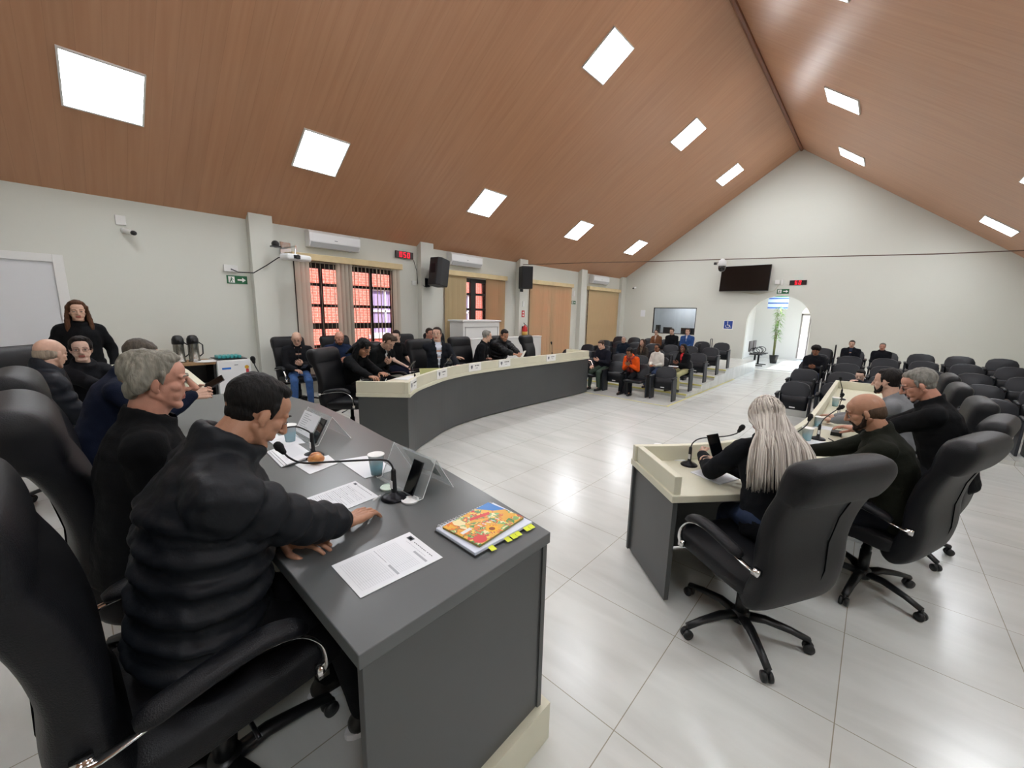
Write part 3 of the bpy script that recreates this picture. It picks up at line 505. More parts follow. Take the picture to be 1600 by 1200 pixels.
# bullet cameras
def bullet(lab, loc, rz):
    t = thing('security_camera', lab, 'camera', loc, rz, 'security cameras'); mb = MB(); mb.cap((0, 0.02, 0), (0, 0.16, -0.03), 0.035, 0.035); obj('housing', mb, M_WHITE, t, smooth=True)
    mb = MB(); mb.cap((0, 0.165, -0.032), (0, 0.19, -0.037), 0.033, 0.033); obj('lens', mb, M_BLACKP, t, smooth=True); mb = MB(); mb.lathe([(0.04, -0.01), (0.04, 0.01), (0.015, 0.05)], c=(0, -0.0, 0), M=Matrix.Rotation(math.radians(-90), 3, 'X')); obj('mount', mb, M_WHITE, t, smooth=True)
bullet('white bullet camera on the left wall above the door', (XL + 0.012, 0.72, 2.83), math.radians(-62)); bullet('white bullet camera on the far wall near the left corner', (-7.69, LY - 0.012, 2.9), math.radians(180))
wallbox('junction_plate', 'white junction plate above the bullet camera near the door', 'junction box', (XL, 0.7, 2.97), (0.03, 0.11, 0.13))
# cable across the room with its hanging camera
A_, B_ = Vector((XL + 0.16, 9.35, 3.19)), Vector((XR, 9.45, 2.80)); mid = (-2.64, 9.45, 2.985)
mb = MB(); mb.sweep([A_, (-6, 9.4, 3.12), (-4, 9.43, 3.03), mid, (-1, 9.45, 2.92), (0.5, 9.45, 2.855), B_], 0.009, 6); tag(obj('tension_cable', mb, mat('brown_cable', '#5b4638', 0.6), smooth=True), 'long thin brown cable stretched across the hall in front of the television', 'cable')
t = thing('dome_camera', 'white dome camera hanging from the cable in front of the television', 'camera', (-2.62, 9.45, 2.98))
mb = MB(); mb.lathe([(0.02, 0.02), (0.075, -0.03), (0.08, -0.1), (0.075, -0.135)]); obj('housing', mb, M_AC, t, smooth=True); mb = MB(); mb.lathe([(0.074, -0.135), (0.074, -0.17), (0.06, -0.22), (0.03, -0.245)]); obj('dome', mb, M_SCREEN, t, smooth=True)
mb = MB(); mb.box((-0.16, -0.03, -0.1), (-0.11, 0.03, -0.05)); mb.sweep([(-0.11, 0, -0.07), (-0.06, 0, -0.03)], 0.006, 5); obj('mount', mb, M_BLACKP, t)

# ================================================================== DESKS
def offset(path, d):
    out = []
    for i, p in enumerate(path):
        a = Vector(path[max(i - 1, 0)]); b = Vector(path[min(i + 1, len(path) - 1)]); t_ = (b - a).normalized(); out.append((p[0] - t_.y * d, p[1] + t_.x * d))
    return out
def smooth_path(P, n=6):
    out = []
    for i in range(len(P) - 1):
        p0, p1, p2, p3 = P[max(i - 1, 0)], P[i], P[i + 1], P[min(i + 2, len(P) - 1)]
        for k in range(n):
            u = k / n; out.append(tuple(0.5 * ((2 * p1[c]) + (-p0[c] + p2[c]) * u + (2 * p0[c] - 5 * p1[c] + 4 * p2[c] - p3[c]) * u * u + (-p0[c] + 3 * p1[c] - 3 * p2[c] + p3[c]) * u ** 3) for c in (0, 1)))
    return out + [tuple(P[-1])]
def ribbon(mb, path, d0, d1, z0, z1, mi=0):
    a, b = offset(path, d0), offset(path, d1); n = len(path); vs = [(x, y, z0) for x, y in a] + [(x, y, z0) for x, y in b] + [(x, y, z1) for x, y in a] + [(x, y, z1) for x, y in b]; fs = []
    for i in range(n - 1): fs += [(i, i + 1, n + i + 1, n + i), (2 * n + i, 3 * n + i, 3 * n + i + 1, 2 * n + i + 1), (i, 2 * n + i, 2 * n + i + 1, i + 1), (n + i, n + i + 1, 3 * n + i + 1, 3 * n + i)]
    fs += [(0, n, 3 * n, 2 * n), (n - 1, 3 * n - 1, 4 * n - 1, 2 * n - 1) if False else (n - 1, 3 * n - 1, 4 * n - 1, 2 * n - 1)]
    mb.add(vs, fs, mi); return mb
def fixn(o):
    bm = bmesh.new(); bm.from_mesh(o.data); bmesh.ops.recalc_face_normals(bm, faces=bm.faces); bm.to_mesh(o.data); bm.free(); return o
def curved_desk(lab, path, side, zg0, zg1, zr, w):
    """outer line path; side is +1/-1 towards the sitters; zg0-zg1 grey skirt, zr rim top, w desktop width"""
    t = thing('curved_desk', lab, 'desk'); s = side; path = smooth_path(path)
    mb = ribbon(MB(), path, s * 0.03, s * 0.055, zg0, zg1); fixn(obj('front_panel', mb, M_GREY, t))
    a, b = offset(path, s * 0.03), offset(path, s * (w - 0.02))
    for i, nm in ((0, 'end_panel'), (-1, 'end_panel')):
        P, Q = Vector(a[i]), Vector(b[i]); d_ = Vector(path[1]) - Vector(path[0]) if i == 0 else Vector(path[-2]) - Vector(path[-1]); d_ = d_.normalized() * 0.03; e_ = d_ * 0.6
        mb = MB(); mb.prism([tuple(P + e_), tuple(Q + e_), tuple(Q + e_ + d_), tuple(P + e_ + d_)], zg0, zg1); fixn(obj(nm, mb, M_GREY, t))
    mb = ribbon(MB(), path, 0.0, s * w, zg1, zg1 + 0.045); fixn(obj('worktop', mb, M_CREAM, t, bevel=0.004))
    mb = ribbon(MB(), path, s * 0.02, s * 0.065, zg1 + 0.045, zr); fixn(obj('rim', mb, M_CREAM, t, bevel=0.004))
    a, b = offset(path, s * 0.065), offset(path, s * w)
    for i in (0, -1):
        P, Q = Vector(a[i]), Vector(b[i]); d_ = (Vector(path[1]) - Vector(path[0]) if i == 0 else Vector(path[-2]) - Vector(path[-1])).normalized(); Q2 = P + (Q - P) * (1.0 if i == 0 and s > 0 else 0.97)
        mb = MB(); mb.prism([tuple(P + d_ * 0.015), tuple(Q2 + d_ * 0.015), tuple(Q2 + d_ * 0.06), tuple(P + d_ * 0.06)], zg1 + 0.045, zr); fixn(obj('end_rim', mb, M_CREAM, t, bevel=0.004))
    return t, path
# long curved desk on the left
CD = [(-3.93, 2.60), (-4.18, 2.88), (-4.42, 3.3), (-4.62, 3.72), (-4.76, 4.3), (-4.81, 5.0), (-4.81, 6.0), (-4.79, 7.0), (-4.78, 7.93)]
desk_l, pl = curved_desk('long curved council desk on the left, grey skirt and cream rim with five nameplates', CD, +1, 0.02, 0.79, 0.97, 0.63)
# long desk on the right
RD = [(-1.25, 2.75), (-0.98, 3.06), (-0.72, 3.48), (-0.52, 3.95), (-0.43, 4.6), (-0.41, 5.6), (-0.41, 6.8), (-0.41, 8.08)]
desk_r, pr_ = curved_desk('long cream topped council desk on the right with raised rim', RD, -1, 0.02, 0.69, 0.85, 0.64)
# near grey table
t = thing('grey_table', 'large dark grey table in the foreground covered with papers and microphones', 'table', (0, 0, 0))
back = [(-0.835, 1.17), (-1.26, 1.233), (-1.6, 1.276), (-2.02, 1.32), (-2.34, 1.336), (-2.9, 1.39), (-3.55, 1.42), (-4.6, 1.3)]; frontp = [(-4.6, 0.42), (-3, 0.40), (-0.835, 0.387)]
mb = MB(); mb.prism(back + frontp, DESK - 0.045, DESK); fixn(obj('table_top', mb, mat('grey_tabletop', '#585b5b', 0.33, bump=0.02, bscale=260, var=0.04, vscale=2), t, bevel=0.003))
mb = MB(); mb.box((-0.875, 0.40, DN + 0.004), (-0.845, 1.16, DESK - 0.045)); obj('end_panel', mb, M_GREY, t, bevel=0.002)
mb = MB(); ribbon(mb, [(x, y - 0.02) for x, y in back], 0.0, 0.02, DN + 0.004, DESK - 0.045); fixn(obj('front_panel', mb, M_GREY, t))
mb = MB(); mb.box((-4.59, 0.44, DN + 0.004), (-4.56, 1.28, DESK - 0.045)); obj('end_panel', mb, M_GREY, t)
# cream rimmed desk closing the left end
t = thing('cream_desk', 'cream desk with raised rim at the left end of the grey table', 'desk', (0, 0, 0))
mb = MB(); mb.prism([(-4.62, 0.40), (-4.62, 0.83), (-6.55, 0.83), (-6.55, 0.1), (-6.0, 0.1), (-5.5, 0.40)], DESK - 0.045, DESK); fixn(obj('worktop', mb, M_CREAM, t))
mb = MB(); v = [(x, y, z) for x, zt in ((-4.62, 1.02), (-5.64, 1.085), (-6.55, 1.09)) for y in (0.80, 0.86) for z in (DESK - 0.045, zt)]
mb.add(v, [(0, 1, 3, 2), (8, 10, 11, 9), (0, 4, 5, 1), (4, 8, 9, 5), (2, 3, 7, 6), (6, 7, 11, 10), (1, 5, 7, 3), (5, 9, 11, 7), (0, 2, 6, 4), (4, 6, 10, 8)]); fixn(obj('rim', mb, M_CREAM, t))
mb = MB(); mb.prism([(-6.61, 0.1), (-6.55, 0.1), (-6.55, 0.86), (-6.61, 0.86)], DN + 0.004, 1.09); fixn(obj('end_rim', mb, M_CREAM, t))
mb = MB(); mb.box((-6.5, 0.78, DN + 0.004), (-4.66, 0.8, DESK - 0.045)); obj('front_panel', mb, M_GREY, t)
# nameplates on the curved desk
def on_path(path, w, side, q):
    best = min(range(len(path) - 1), key=lambda i: (Vector(path[i]) - Vector(q)).length); a, b = Vector(path[best]), Vector(path[best + 1]); t_ = (b - a).normalized(); n = Vector((-t_.y, t_.x)) * side
    return a, t_, n
NPL = ['nearest the desk corner', 'second from the desk corner', 'before the suited man facing us', 'in front of the two men talking', 'in front of the empty chair']
for k, q in enumerate([(-4.1, 2.8), (-4.56, 3.56), (-4.78, 4.4), (-4.81, 5.2), (-4.79, 6.45)]):
    p, t_, n = on_path(pl, 0, 1, q); xx = p + n * 0.014; M = np.array(((-t_.x, n.x, 0, xx.x), (-t_.y, n.y, 0, xx.y), (0, 0, 1, 0.905), (0, 0, 0, 1)), float)
    M[:3, 0] = (t_.x, t_.y, 0); L = 0.26 if k == 0 else 0.3
    def bar(x0, x1, z0, z1): return [(x0, z0), (x1, z0), (x1, z1), (x0, z1)]
    rr = random.Random(k); x = -0.01; bars = []
    for _ in range(rr.choice((9, 11, 12))): w_ = rr.uniform(0.006, 0.011); bars.append(bar(x, x + w_, 0.012, 0.03)); x += w_ + (0.003 if rr.random() > 0.2 else 0.009)
    sub = [bar(0.01 + 0.007 * j, 0.015 + 0.007 * j, -0.025, -0.016) for j in range(8)]
    crest = [[(-0.105, 0.03), (-0.06, 0.03), (-0.06, -0.005), (-0.0825, -0.035), (-0.105, -0.005)]]
    sign('nameplate', 'white nameplate with small crest on the curved desk, %s' % NPL[k], 'nameplate', M, L, 0.13, M_SGW, [('crest', mat('crest_grey', '#6e7074', 0.6), crest), ('lettering', mat('black_ink', '#1c1c20', 0.6), bars), ('small_lettering', M_INK, sub)])['group'] = 'nameplates on the curved desk'
# ================================================================== PROPS
def mic(lab, base, pts, g='gooseneck microphones'):
    t = thing('gooseneck_microphone', lab, 'microphone', base, 0, g); b = Vector(base)
    mb = MB(); mb.lathe([(0.058, 0), (0.058, 0.006), (0.045, 0.016), (0.02, 0.022), (0.016, 0.03)]); obj('base', mb, M_DARKM, t, smooth=True)
    mb = MB(); mb.cap((0, 0, 0.025), (0, 0, 0.13), 0.013, 0.011); obj('stem', mb, M_BLACKP, t, smooth=True)
    mb = MB(); mb.box((-0.008, -0.0145, 0.05), (0.008, -0.011, 0.085)); obj('sticker', mb, M_TAG, t)
    P = smooth_path3([(0, 0, 0.13)] + [tuple(Vector(p) - b) for p in pts]); mb = MB(); mb.sweep(P, 0.0045, 8); obj('gooseneck', mb, M_BLACKP, t, smooth=True)
    e, d_ = Vector(P[-1]), (Vector(P[-1]) - Vector(P[-2])).normalized(); mb = MB(); mb.cap(e, e + d_ * 0.035, 0.012, 0.019, 14); mb.cap(e + d_ * 0.03, e + d_ * 0.04, 0.02, 0.018, 14); obj('foam_head', mb, mat('mic_foam', '#08090b', 0.9, bump=0.5, bscale=400), t, smooth=True)
def smooth_path3(P, n=6):
    P = [np.array(p, float) for p in P]; out = []
    for i in range(len(P) - 1):
        p0, p1, p2, p3 = P[max(i - 1, 0)], P[i], P[i + 1], P[min(i + 2, len(P) - 1)]
        for k in range(n):
            u = k / n; out.append(0.5 * ((2 * p1) + (-p0 + p2) * u + (2 * p0 - 5 * p1 + 4 * p2 - p3) * u * u + (-p0 + 3 * p1 - 3 * p2 + p3) * u ** 3))
    return out + [P[-1]]
mic('gooseneck microphone on the grey table beside the white lids', (-1.515, 0.905, DESK), [(-1.52, 0.895, 1.128), (-1.55, 0.865, 1.145), (-1.7, 0.74, 1.13), (-1.81, 0.64, 1.12), (-1.86, 0.60, 1.14), (-1.885, 0.585, 1.165)])
mic('gooseneck microphone on the grey table behind the bread roll', (-2.3, 0.865, DESK), [(-2.3, 0.84, 1.12), (-2.3, 0.78, 1.155), (-2.27, 0.68, 1.165), (-2.25, 0.58, 1.17)])
mic('gooseneck microphone on the grey table near the held phone', (-3.1, 0.93, DESK), [(-3.08, 0.88, 1.15), (-3.02, 0.78, 1.19), (-2.96, 0.68, 1.17)])
mic('gooseneck microphone on the grey table in front of the white refrigerator', (-3.75, 1.13, DESK), [(-3.77, 1.12, 1.14), (-3.84, 1.08, 1.2), (-3.9, 1.05, 1.29), (-3.9, 1.04, 1.33)])
RZ = 0.735
mic('gooseneck microphone in front of the long haired woman', (-0.885, 2.92, RZ), [(-0.88, 2.95, 0.9), (-0.84, 3.0, 0.93), (-0.72, 3.12, 0.945), (-0.66, 3.16, 0.97), (-0.645, 3.17, 0.99)])
mic('gooseneck microphone at the cream desk in front of the bald bearded man', (-0.27, 4.42, RZ), [(-0.27, 4.43, 0.87), (-0.25, 4.47, 0.92), (-0.2, 4.52, 0.98), (-0.17, 4.54, 1.01)])
mic('gooseneck microphone near the rim behind the long haired woman', (-0.42, 3.85, RZ), [(-0.42, 3.87, 0.86), (-0.38, 3.92, 0.88), (-0.33, 3.98, 0.94), (-0.32, 4.0, 0.98)])
mic('gooseneck microphone at the cream desk in front of the bespectacled man', (-0.2, 5.6, RZ), [(-0.2, 5.6, 0.9), (-0.19, 5.55, 0.95), (-0.19, 5.5, 0.99)])
mic('gooseneck microphone at the far part of the right desk', (-0.25, 6.9, RZ), [(-0.25, 6.9, 0.88), (-0.27, 6.86, 0.95), (-0.28, 6.84, 1.0)])
mic('gooseneck microphone on the curved desk near its corner', (-4.42, 3.0, 0.835), [(-4.42, 3.0, 0.97), (-4.5, 3.02, 1.03), (-4.6, 3.1, 1.05)])
mic('gooseneck microphone on the curved desk before the facing suited man', (-5.0, 3.95, 0.835), [(-5.0, 3.97, 0.97), (-5.1, 4.1, 1.01), (-5.2, 4.25, 1.06)])
mic('gooseneck microphone at the far end of the curved desk', (-5.12, 6.95, 0.835), [(-5.12, 6.95, 1.0), (-5.13, 6.95, 1.1), (-5.14, 6.95, 1.14)])
M_CUP = bpy.data.materials.new('translucent_cup'); M_CUP.use_nodes = True; nt = M_CUP.node_tree; pb = nt.nodes['Principled BSDF']; pb.inputs['Base Color'].default_value = lin('#dfe8ea'); pb.inputs['Roughness'].default_value = 0.2; pb.inputs['Alpha'].default_value = 0.45
M_BLUEW = mat('turquoise_label', '#4ab4c9', 0.4)
def cup(lab, loc, s=1.0):
    t = thing('plastic_cup', lab, 'cup', loc, 0, 'small plastic water cups', s); mb = MB(); mb.lathe([(0.024, 0), (0.034, 0.088), (0.0355, 0.09), (0.033, 0.09), (0.0225, 0.003)]); obj('cup_wall', mb, M_CUP, t, smooth=True)
    mb = MB(); mb.lathe([(0.0236, 0.003), (0.0292, 0.05)]); obj('water', mb, M_BLUEW, t, smooth=True); mb = MB(); mb.lathe([(0.0325, 0.088), (0.0365, 0.09), (0.0365, 0.093), (0.0325, 0.093)]); obj('cup_rim', mb, M_SGW, t, smooth=True)
cup('plastic cup of blue tinted water on the napkin near the acrylic stand', (-1.81, 0.985, DESK + 0.003), 1.15); cup('plastic cup of blue tinted water beside the farther acrylic stand', (-2.66, 0.87, DESK + 0.003), 1.15)
cup('plastic cup by the rim left of the long haired woman', (-1.12, 2.93, RZ)); cup('plastic cup of blue water in front of the bald bearded man', (-0.34, 4.3, RZ), 1.25); cup('plastic cup beside the dark box on the right desk', (-0.32, 4.95, RZ), 1.1); cup('farthest plastic cup on the right desk', (-0.27, 6.3, RZ), 1.2)
def sheet(name, lab, cat, poly, z, th=0.0015, marks=None, m=None, g=None):
    t = thing(name, lab, cat, (0, 0, 0), 0, g); mb = MB(); mb.prism(poly, z, z + th); obj('sheet', mb, m or M_PAPER, t)
    if marks:
        # marks in unit coordinates of the quad poly: u from p0 to p1, v from p0 to p3
        P = [np.array(p) for p in poly]; f = lambda u, v: P[0] * (1 - u) * (1 - v) + P[1] * u * (1 - v) + P[2] * u * v + P[3] * (1 - u) * v
        byM = {}
        for mm, u0, v0, u1, v1 in marks: byM.setdefault(mm.name, (mm, []))[1].append((u0, v0, u1, v1))
        for nm, (mm, L) in byM.items():
            mb = MB()
            for u0, v0, u1, v1 in L: mb.add([(*f(u0, v0), z + th + 0.0006), (*f(u1, v0), z + th + 0.0006), (*f(u1, v1), z + th + 0.0006), (*f(u0, v1), z + th + 0.0006)], [(0, 1, 2, 3)])
            obj('print', mb, mm, t)
    return t
rr = random.Random(5)
# form sheet: u across (left edge to right edge of the page), v from the bottom of the page to its head
mk = [(M_INK, 0.12, 0.90, 0.26, 0.965), (mat('black_ink'), 0.15, 0.915, 0.23, 0.95)] + [(M_INKL, 0.12, 0.06 + 0.024 * k, 0.88, 0.0625 + 0.024 * k) for k in range(16)] + [(M_INKL, 0.12, 0.5 + 0.024 * k, 0.88, 0.5025 + 0.024 * k) for k in range(11)]
mk += [(M_INK, 0.33 + 0.055 * k, 0.915, 0.33 + 0.055 * k + rr.uniform(0.025, 0.048), 0.925) for k in range(10)] + [(M_INKL, 0.55, 0.80, 0.92, 0.83), (M_INKL, 0.6, 0.452, 0.9, 0.482), (M_INK, 0.1, 0.468, 0.52, 0.472)] + [(M_INKL, 0.2 + 0.05 * k, 0.86, 0.235 + 0.05 * k, 0.866) for k in range(12)]
mk += [(M_INKL, x, 0.06, x + 0.002, 0.42) for x in (0.12, 0.72, 0.88)] + [(M_INKL, x, 0.5, x + 0.002, 0.74) for x in (0.12, 0.72, 0.88)]
sheet('form_sheet', 'printed form sheet with crest and ruled table lying at the front of the grey table', 'paper', [(-1.228, 0.495), (-1.018, 0.487), (-1.002, 0.777), (-1.22, 0.789)], DESK + 0.001, marks=mk)
mk = [(M_INK, 0.1, 0.92, 0.2, 0.965)] + [(M_INK, 0.25 + 0.07 * k, 0.935, 0.25 + 0.07 * k + 0.05, 0.945) for k in range(9)] + [(M_INKL if k % 4 else M_INK, 0.1 + 0.06 * j, 0.2 + 0.03 * k, 0.1 + 0.06 * j + rr.uniform(0.03, 0.055), 0.207 + 0.03 * k) for k in range(22) for j in range(13 if k % 4 else 7)] + [(M_INKL, 0.1, 0.04, 0.9, 0.043), (M_INKL, 0.1, 0.13, 0.9, 0.133), (M_INKL, 0.35, 0.04, 0.352, 0.13)]
sheet('agenda_sheet', 'printed agenda sheet with text lines beside the hand of the puffer jacket man', 'paper', [(-1.778, 0.583), (-1.549, 0.56), (-1.575, 0.862), (-1.806, 0.868)], DESK + 0.001, marks=mk)
for i in range(3): sheet('document', 'white printed document in the loose stack in front of the grey haired man, %s' % ('bottom sheet', 'middle sheet', 'top sheet')[i], 'paper', [(-2.549 + .012 * i, 0.70 + .01 * i), (-2.237 + .006 * i, 0.678 + .012 * i), (-2.283, 0.85 + .006 * i), (-2.60, 0.88 - .004 * i)], DESK + 0.001 + 0.005 * i, 0.004, [(M_INKL, 0.1 + 0.035 * k, 0.12, 0.105 + 0.035 * k, 0.85) for k in range(20)] if i == 2 else None, None, 'loose printed documents')
sheet('napkin', 'white paper napkin under the bread roll', 'napkin', [(-2.225, 0.74), (-2.04, 0.745), (-2.09, 0.912), (-2.25, 0.93)], DESK + 0.001, 0.002)
sheet('napkin', 'white paper napkin under the plastic cup', 'napkin', [(-2.128, 0.933), (-1.80, 0.915), (-1.79, 1.083), (-2.08, 1.11)], DESK + 0.001, 0.002)
sheet('napkin', 'white paper sheet under the far plastic cup on the grey table', 'napkin', [(-2.85, 0.78), (-2.6, 0.77), (-2.56, 0.92), (-2.8, 0.95)], DESK + 0.001, 0.002)
sheet('loose_paper', 'white paper under the hands of the navy jacket man', 'paper', [(-3.1, 0.62), (-2.75, 0.6), (-2.75, 0.85), (-3.1, 0.88)], DESK + 0.001, 0.003)
t = thing('bread_roll', 'brown glazed bread roll on a white napkin', 'bread', (-2.17, 0.83, DESK + 0.004)); mb = MB(); mb.ell((0, 0, 0.024), (0.048, 0.042, 0.026)); mb.ell((0.018, 0, 0.036), (0.03, 0.032, 0.02)); mb.ell((-0.015, 0.005, 0.038), (0.028, 0.03, 0.018)); obj('crust', mb, mat('bread_crust', '#b06a34', 0.3, col2='#d3995e', vscale=25), t, smooth=True)
for lab, p, c in (('white round lid on the grey table near the microphone base', (-1.437, 0.937), '#d9d9d8'), ('pale green round lid on the grey table behind the microphone', (-1.622, 0.94), '#cfe0d2')):
    mb = MB(); mb.lathe([(0.036, 0), (0.038, 0.003), (0.038, 0.008), (0.034, 0.009), (0.033, 0.006), (0.001, 0.006)]); tag(obj('paper_lid_disc', mb, mat('lid' + c, c, 0.4), smooth=True, auto=True, loc=(p[0], p[1], DESK)), lab, 'lid')
# acrylic stands
def acrylic(lab, x0, x1, yf, yt, yb, h):
    t = thing('acrylic_stand', lab, 'display stand', (0, 0, DESK), 0, 'acrylic tent stands'); th = 0.004
    mb = MB(); prof = [(yf - 0.03, 0.012), (yf - 0.026, 0.002), (yf, 0.002), (yt, h), (yb, 0.002)]
    for (ya, za), (yc, zc) in zip(prof[:-1], prof[1:]):
        n = Vector((0, -(zc - za), yc - ya)).normalized() * th; mb.add([(x0, ya, za), (x1, ya, za), (x1, yc, zc), (x0, yc, zc), (x0, ya + n.y, za + n.z), (x1, ya + n.y, za + n.z), (x1, yc + n.y, zc + n.z), (x0, yc + n.y, zc + n.z)], [(0, 3, 2, 1), (4, 5, 6, 7), (0, 1, 5, 4), (1, 2, 6, 5), (2, 3, 7, 6), (3, 0, 4, 7)])
    obj('tent', mb, M_ACR, t); mb = MB()
    for x in (x0, x1): mb.sweep([(x, y, z + 0.002) for y, z in prof], 0.0022, 5)
    obj('bright_edge', mb, mat('acrylic_edge', '#dfe3e3', 0.2), t); return t, prof
acrylic('clear acrylic tent stand holding a black smartphone', -1.76, -1.41, 0.985, 1.06, 1.16, 0.165)
acrylic('clear acrylic tent stand holding a printed sheet and a dark phone', -2.82, -2.45, 0.955, 1.05, 1.165, 0.165)
def phone(lab, M, s=1.0, m=None, g='smartphones'):
    t = thing('smartphone', lab, 'phone', (0, 0, 0), 0, g); t.matrix_world = Matrix([list(r) for r in M])
    mb = MB(); mb.box((-0.037 * s, -0.078 * s, -0.004), (0.037 * s, 0.078 * s, 0.004)); obj('body', mb, m or M_BLACKP, t, bevel=0.003); mb = MB(); mb.box((-0.034 * s, -0.075 * s, 0.0041), (0.034 * s, 0.075 * s, 0.0046)); obj('screen', mb, M_SCREEN, t)
def Mph(c, up, nrm):
    up = Vector(up).normalized(); n = Vector(nrm); n = (n - up * n.dot(up)).normalized(); r = up.cross(n); return np.array(((r.x, up.x, n.x, c[0]), (r.y, up.y, n.y, c[1]), (r.z, up.z, n.z, c[2]), (0, 0, 0, 1)))
phone('black smartphone leaning in the nearer acrylic stand', Mph((-1.485, 0.99, DESK + 0.083), (0, 0.075, 0.165), (0, -1, 0.4)), 1.0)
phone('dark smartphone leaning in the farther acrylic stand', Mph((-2.50, 0.985, DESK + 0.083), (0, 0.095, 0.165), (0, -1, 0.4)), 1.0)
mb = MB(); mb.box((-0.125, -0.075, 0), (0.125, 0.075, 0.001)); Mx_ = Mph((-2.69, 0.99, DESK + 0.086), (0, 0.095, 0.165), (0, -1, 0.4)); t = thing('printed_sheet', 'printed sheet standing in the farther acrylic stand', 'paper'); t.matrix_world = Matrix([list(r) for r in Mx_]); obj('sheet', mb, M_PAPER, t)
mb = MB(); [mb.box((-0.1, 0.055 - 0.014 * k, 0.0012), (-0.1 + rr.uniform(0.06, 0.13), 0.059 - 0.014 * k, 0.0016)) for k in range(9)]; obj('print', mb, M_INKL, t)
t = thing('paper_strip', 'faded paper slip held in the nearer acrylic stand', 'paper'); t.matrix_world = Matrix([list(r) for r in Mph((-1.60, 1.115, DESK + 0.09), (0, -0.1, 0.165), (0, -1, -0.4))]); mb = MB(); mb.box((-0.12, -0.06, 0), (0.12, 0.06, 0.001)); obj('sheet', mb, mat('faded_paper', '#cfcfca', 0.7), t)
# spiral notebook, the picture book on it and page flags
t = thing('spiral_notebook', 'white spiral notebook with yellow page flags at the table corner', 'notebook', (-1.035, 1.01, DESK + 0.001), math.radians(-1.5)); a, b = 0.118, 0.155
mb = MB(); mb.box((-a, -b, 0), (a, b, 0.004)); obj('back_cover', mb, M_BLACKP, t, bevel=0.002); mb = MB(); mb.box((-a + 0.004, -b + 0.004, 0.004), (a - 0.004, b - 0.004, 0.016)); obj('pages', mb, mat('notebook_page', '#d5dbe8', 0.6), t, bevel=0.002)
for k in range(20):
    y = -b + 0.02 + k * 0.0142; mb = MB(); mb.sweep([(-a + 0.006 + 0.011 * math.cos(q), y, 0.011 + 0.011 * math.sin(q)) for q in np.linspace(-0.6, 5, 12)], 0.0016, 5); obj('spiral_ring', mb, M_TAG, t, smooth=True)
for k, y in enumerate((-0.08, 0.0, 0.03, 0.055, 0.105, 0.13)):
    mb = MB(); mb.add([(a - 0.008, y - 0.012, 0.012), (a + 0.018, y - 0.012, 0.006), (a + 0.02, y + 0.012, 0.005), (a - 0.008, y + 0.012, 0.012)], [(0, 1, 2, 3)]); obj('page_flag', mb, mat('flag_yellow', '#d8e23a', 0.6), t)
M_BOOK = bpy.data.materials.new('illustrated_cover'); M_BOOK.use_nodes = True; nt = M_BOOK.node_tree; pb = nt.nodes['Principled BSDF']; pb.inputs['Roughness'].default_value = 0.3
tc = nt.nodes.new('ShaderNodeTexCoord'); vo = nt.nodes.new('ShaderNodeTexVoronoi'); vo.inputs['Scale'].default_value = 34; nz = nt.nodes.new('ShaderNodeTexNoise'); nz.inputs['Scale'].default_value = 14; nz.inputs['Detail'].default_value = 3; nz.inputs['Distortion'].default_value = 1.5
vm = nt.nodes.new('ShaderNodeMix'); vm.data_type = 'RGBA'; vm.inputs[0].default_value = 0.5; nt.links.new(tc.outputs['Object'], nz.inputs['Vector']); nt.links.new(nz.outputs['Color'], vm.inputs[6]); nt.links.new(tc.outputs['Object'], vm.inputs[7])
nt.links.new(tc.outputs['Object'], vo.inputs['Vector']); sp = nt.nodes.new('ShaderNodeSeparateColor'); nt.links.new(vo.outputs['Color'], sp.inputs[0]); mxx = nt.nodes.new('ShaderNodeMath'); mxx.operation = 'ADD'; nt.links.new(sp.outputs[0], mxx.inputs[0]); mm2 = nt.nodes.new('ShaderNodeMath'); mm2.operation = 'MULTIPLY_ADD'; nt.links.new(nz.outputs['Fac'], mm2.inputs[0]); mm2.inputs[1].default_value = 1.6; mm2.inputs[2].default_value = -0.8; nt.links.new(mm2.outputs[0], mxx.inputs[1])
rp = nt.nodes.new('ShaderNodeValToRGB'); rp.color_ramp.interpolation = 'CONSTANT'
for i, (p, c) in enumerate([(0, '#e0a83c'), (0.2, '#d8752f'), (0.35, '#4d8a4a'), (0.48, '#e5c25a'), (0.62, '#c9453c'), (0.74, '#7fae6a'), (0.86, '#e9d9a8')]):
    e = rp.color_ramp.elements[i] if i < 2 else rp.color_ramp.elements.new(p); e.position = p; e.color = lin(c)
nt.links.new(mxx.outputs[0], rp.inputs['Fac']); nt.links.new(rp.outputs['Color'], pb.inputs['Base Color'])
t = thing('picture_book', 'colourful illustrated booklet with a sunflower lying on the spiral notebook', 'book', (-1.04, 1.01, DESK + 0.018), math.radians(4))
mb = MB(); mb.box((-0.095, -0.13, 0), (0.095, 0.13, 0.008)); obj('pages', mb, mat('book_edge', '#8b8446', 0.6), t); mb = MB(); mb.box((-0.096, -0.131, 0.008), (0.096, 0.131, 0.0095)); obj('cover', mb, M_BOOK, t)
def flat(nm, m, polys, par, z): 
    mb = MB()
    for pl_ in polys: mb.add([(x, y, z) for x, y in pl_], [tuple(range(len(pl_)))])
    return obj(nm, mb, m, par)
flat('sky_patch', mat('cover_blue', '#3d7fc4', 0.4), [[(-0.095, 0.05), (-0.03, 0.09), (0.0, 0.13), (-0.095, 0.13)]], t, 0.0102)
flat('title_band', mat('cover_red', '#d2403e', 0.4), [[(-0.06, -0.02), (-0.045, -0.035), (-0.02, 0.055), (-0.038, 0.07)]], t, 0.0104); flat('red_flower', mat('cover_red'), [circ(0.07, -0.1, 0.026)], t, 0.0104)
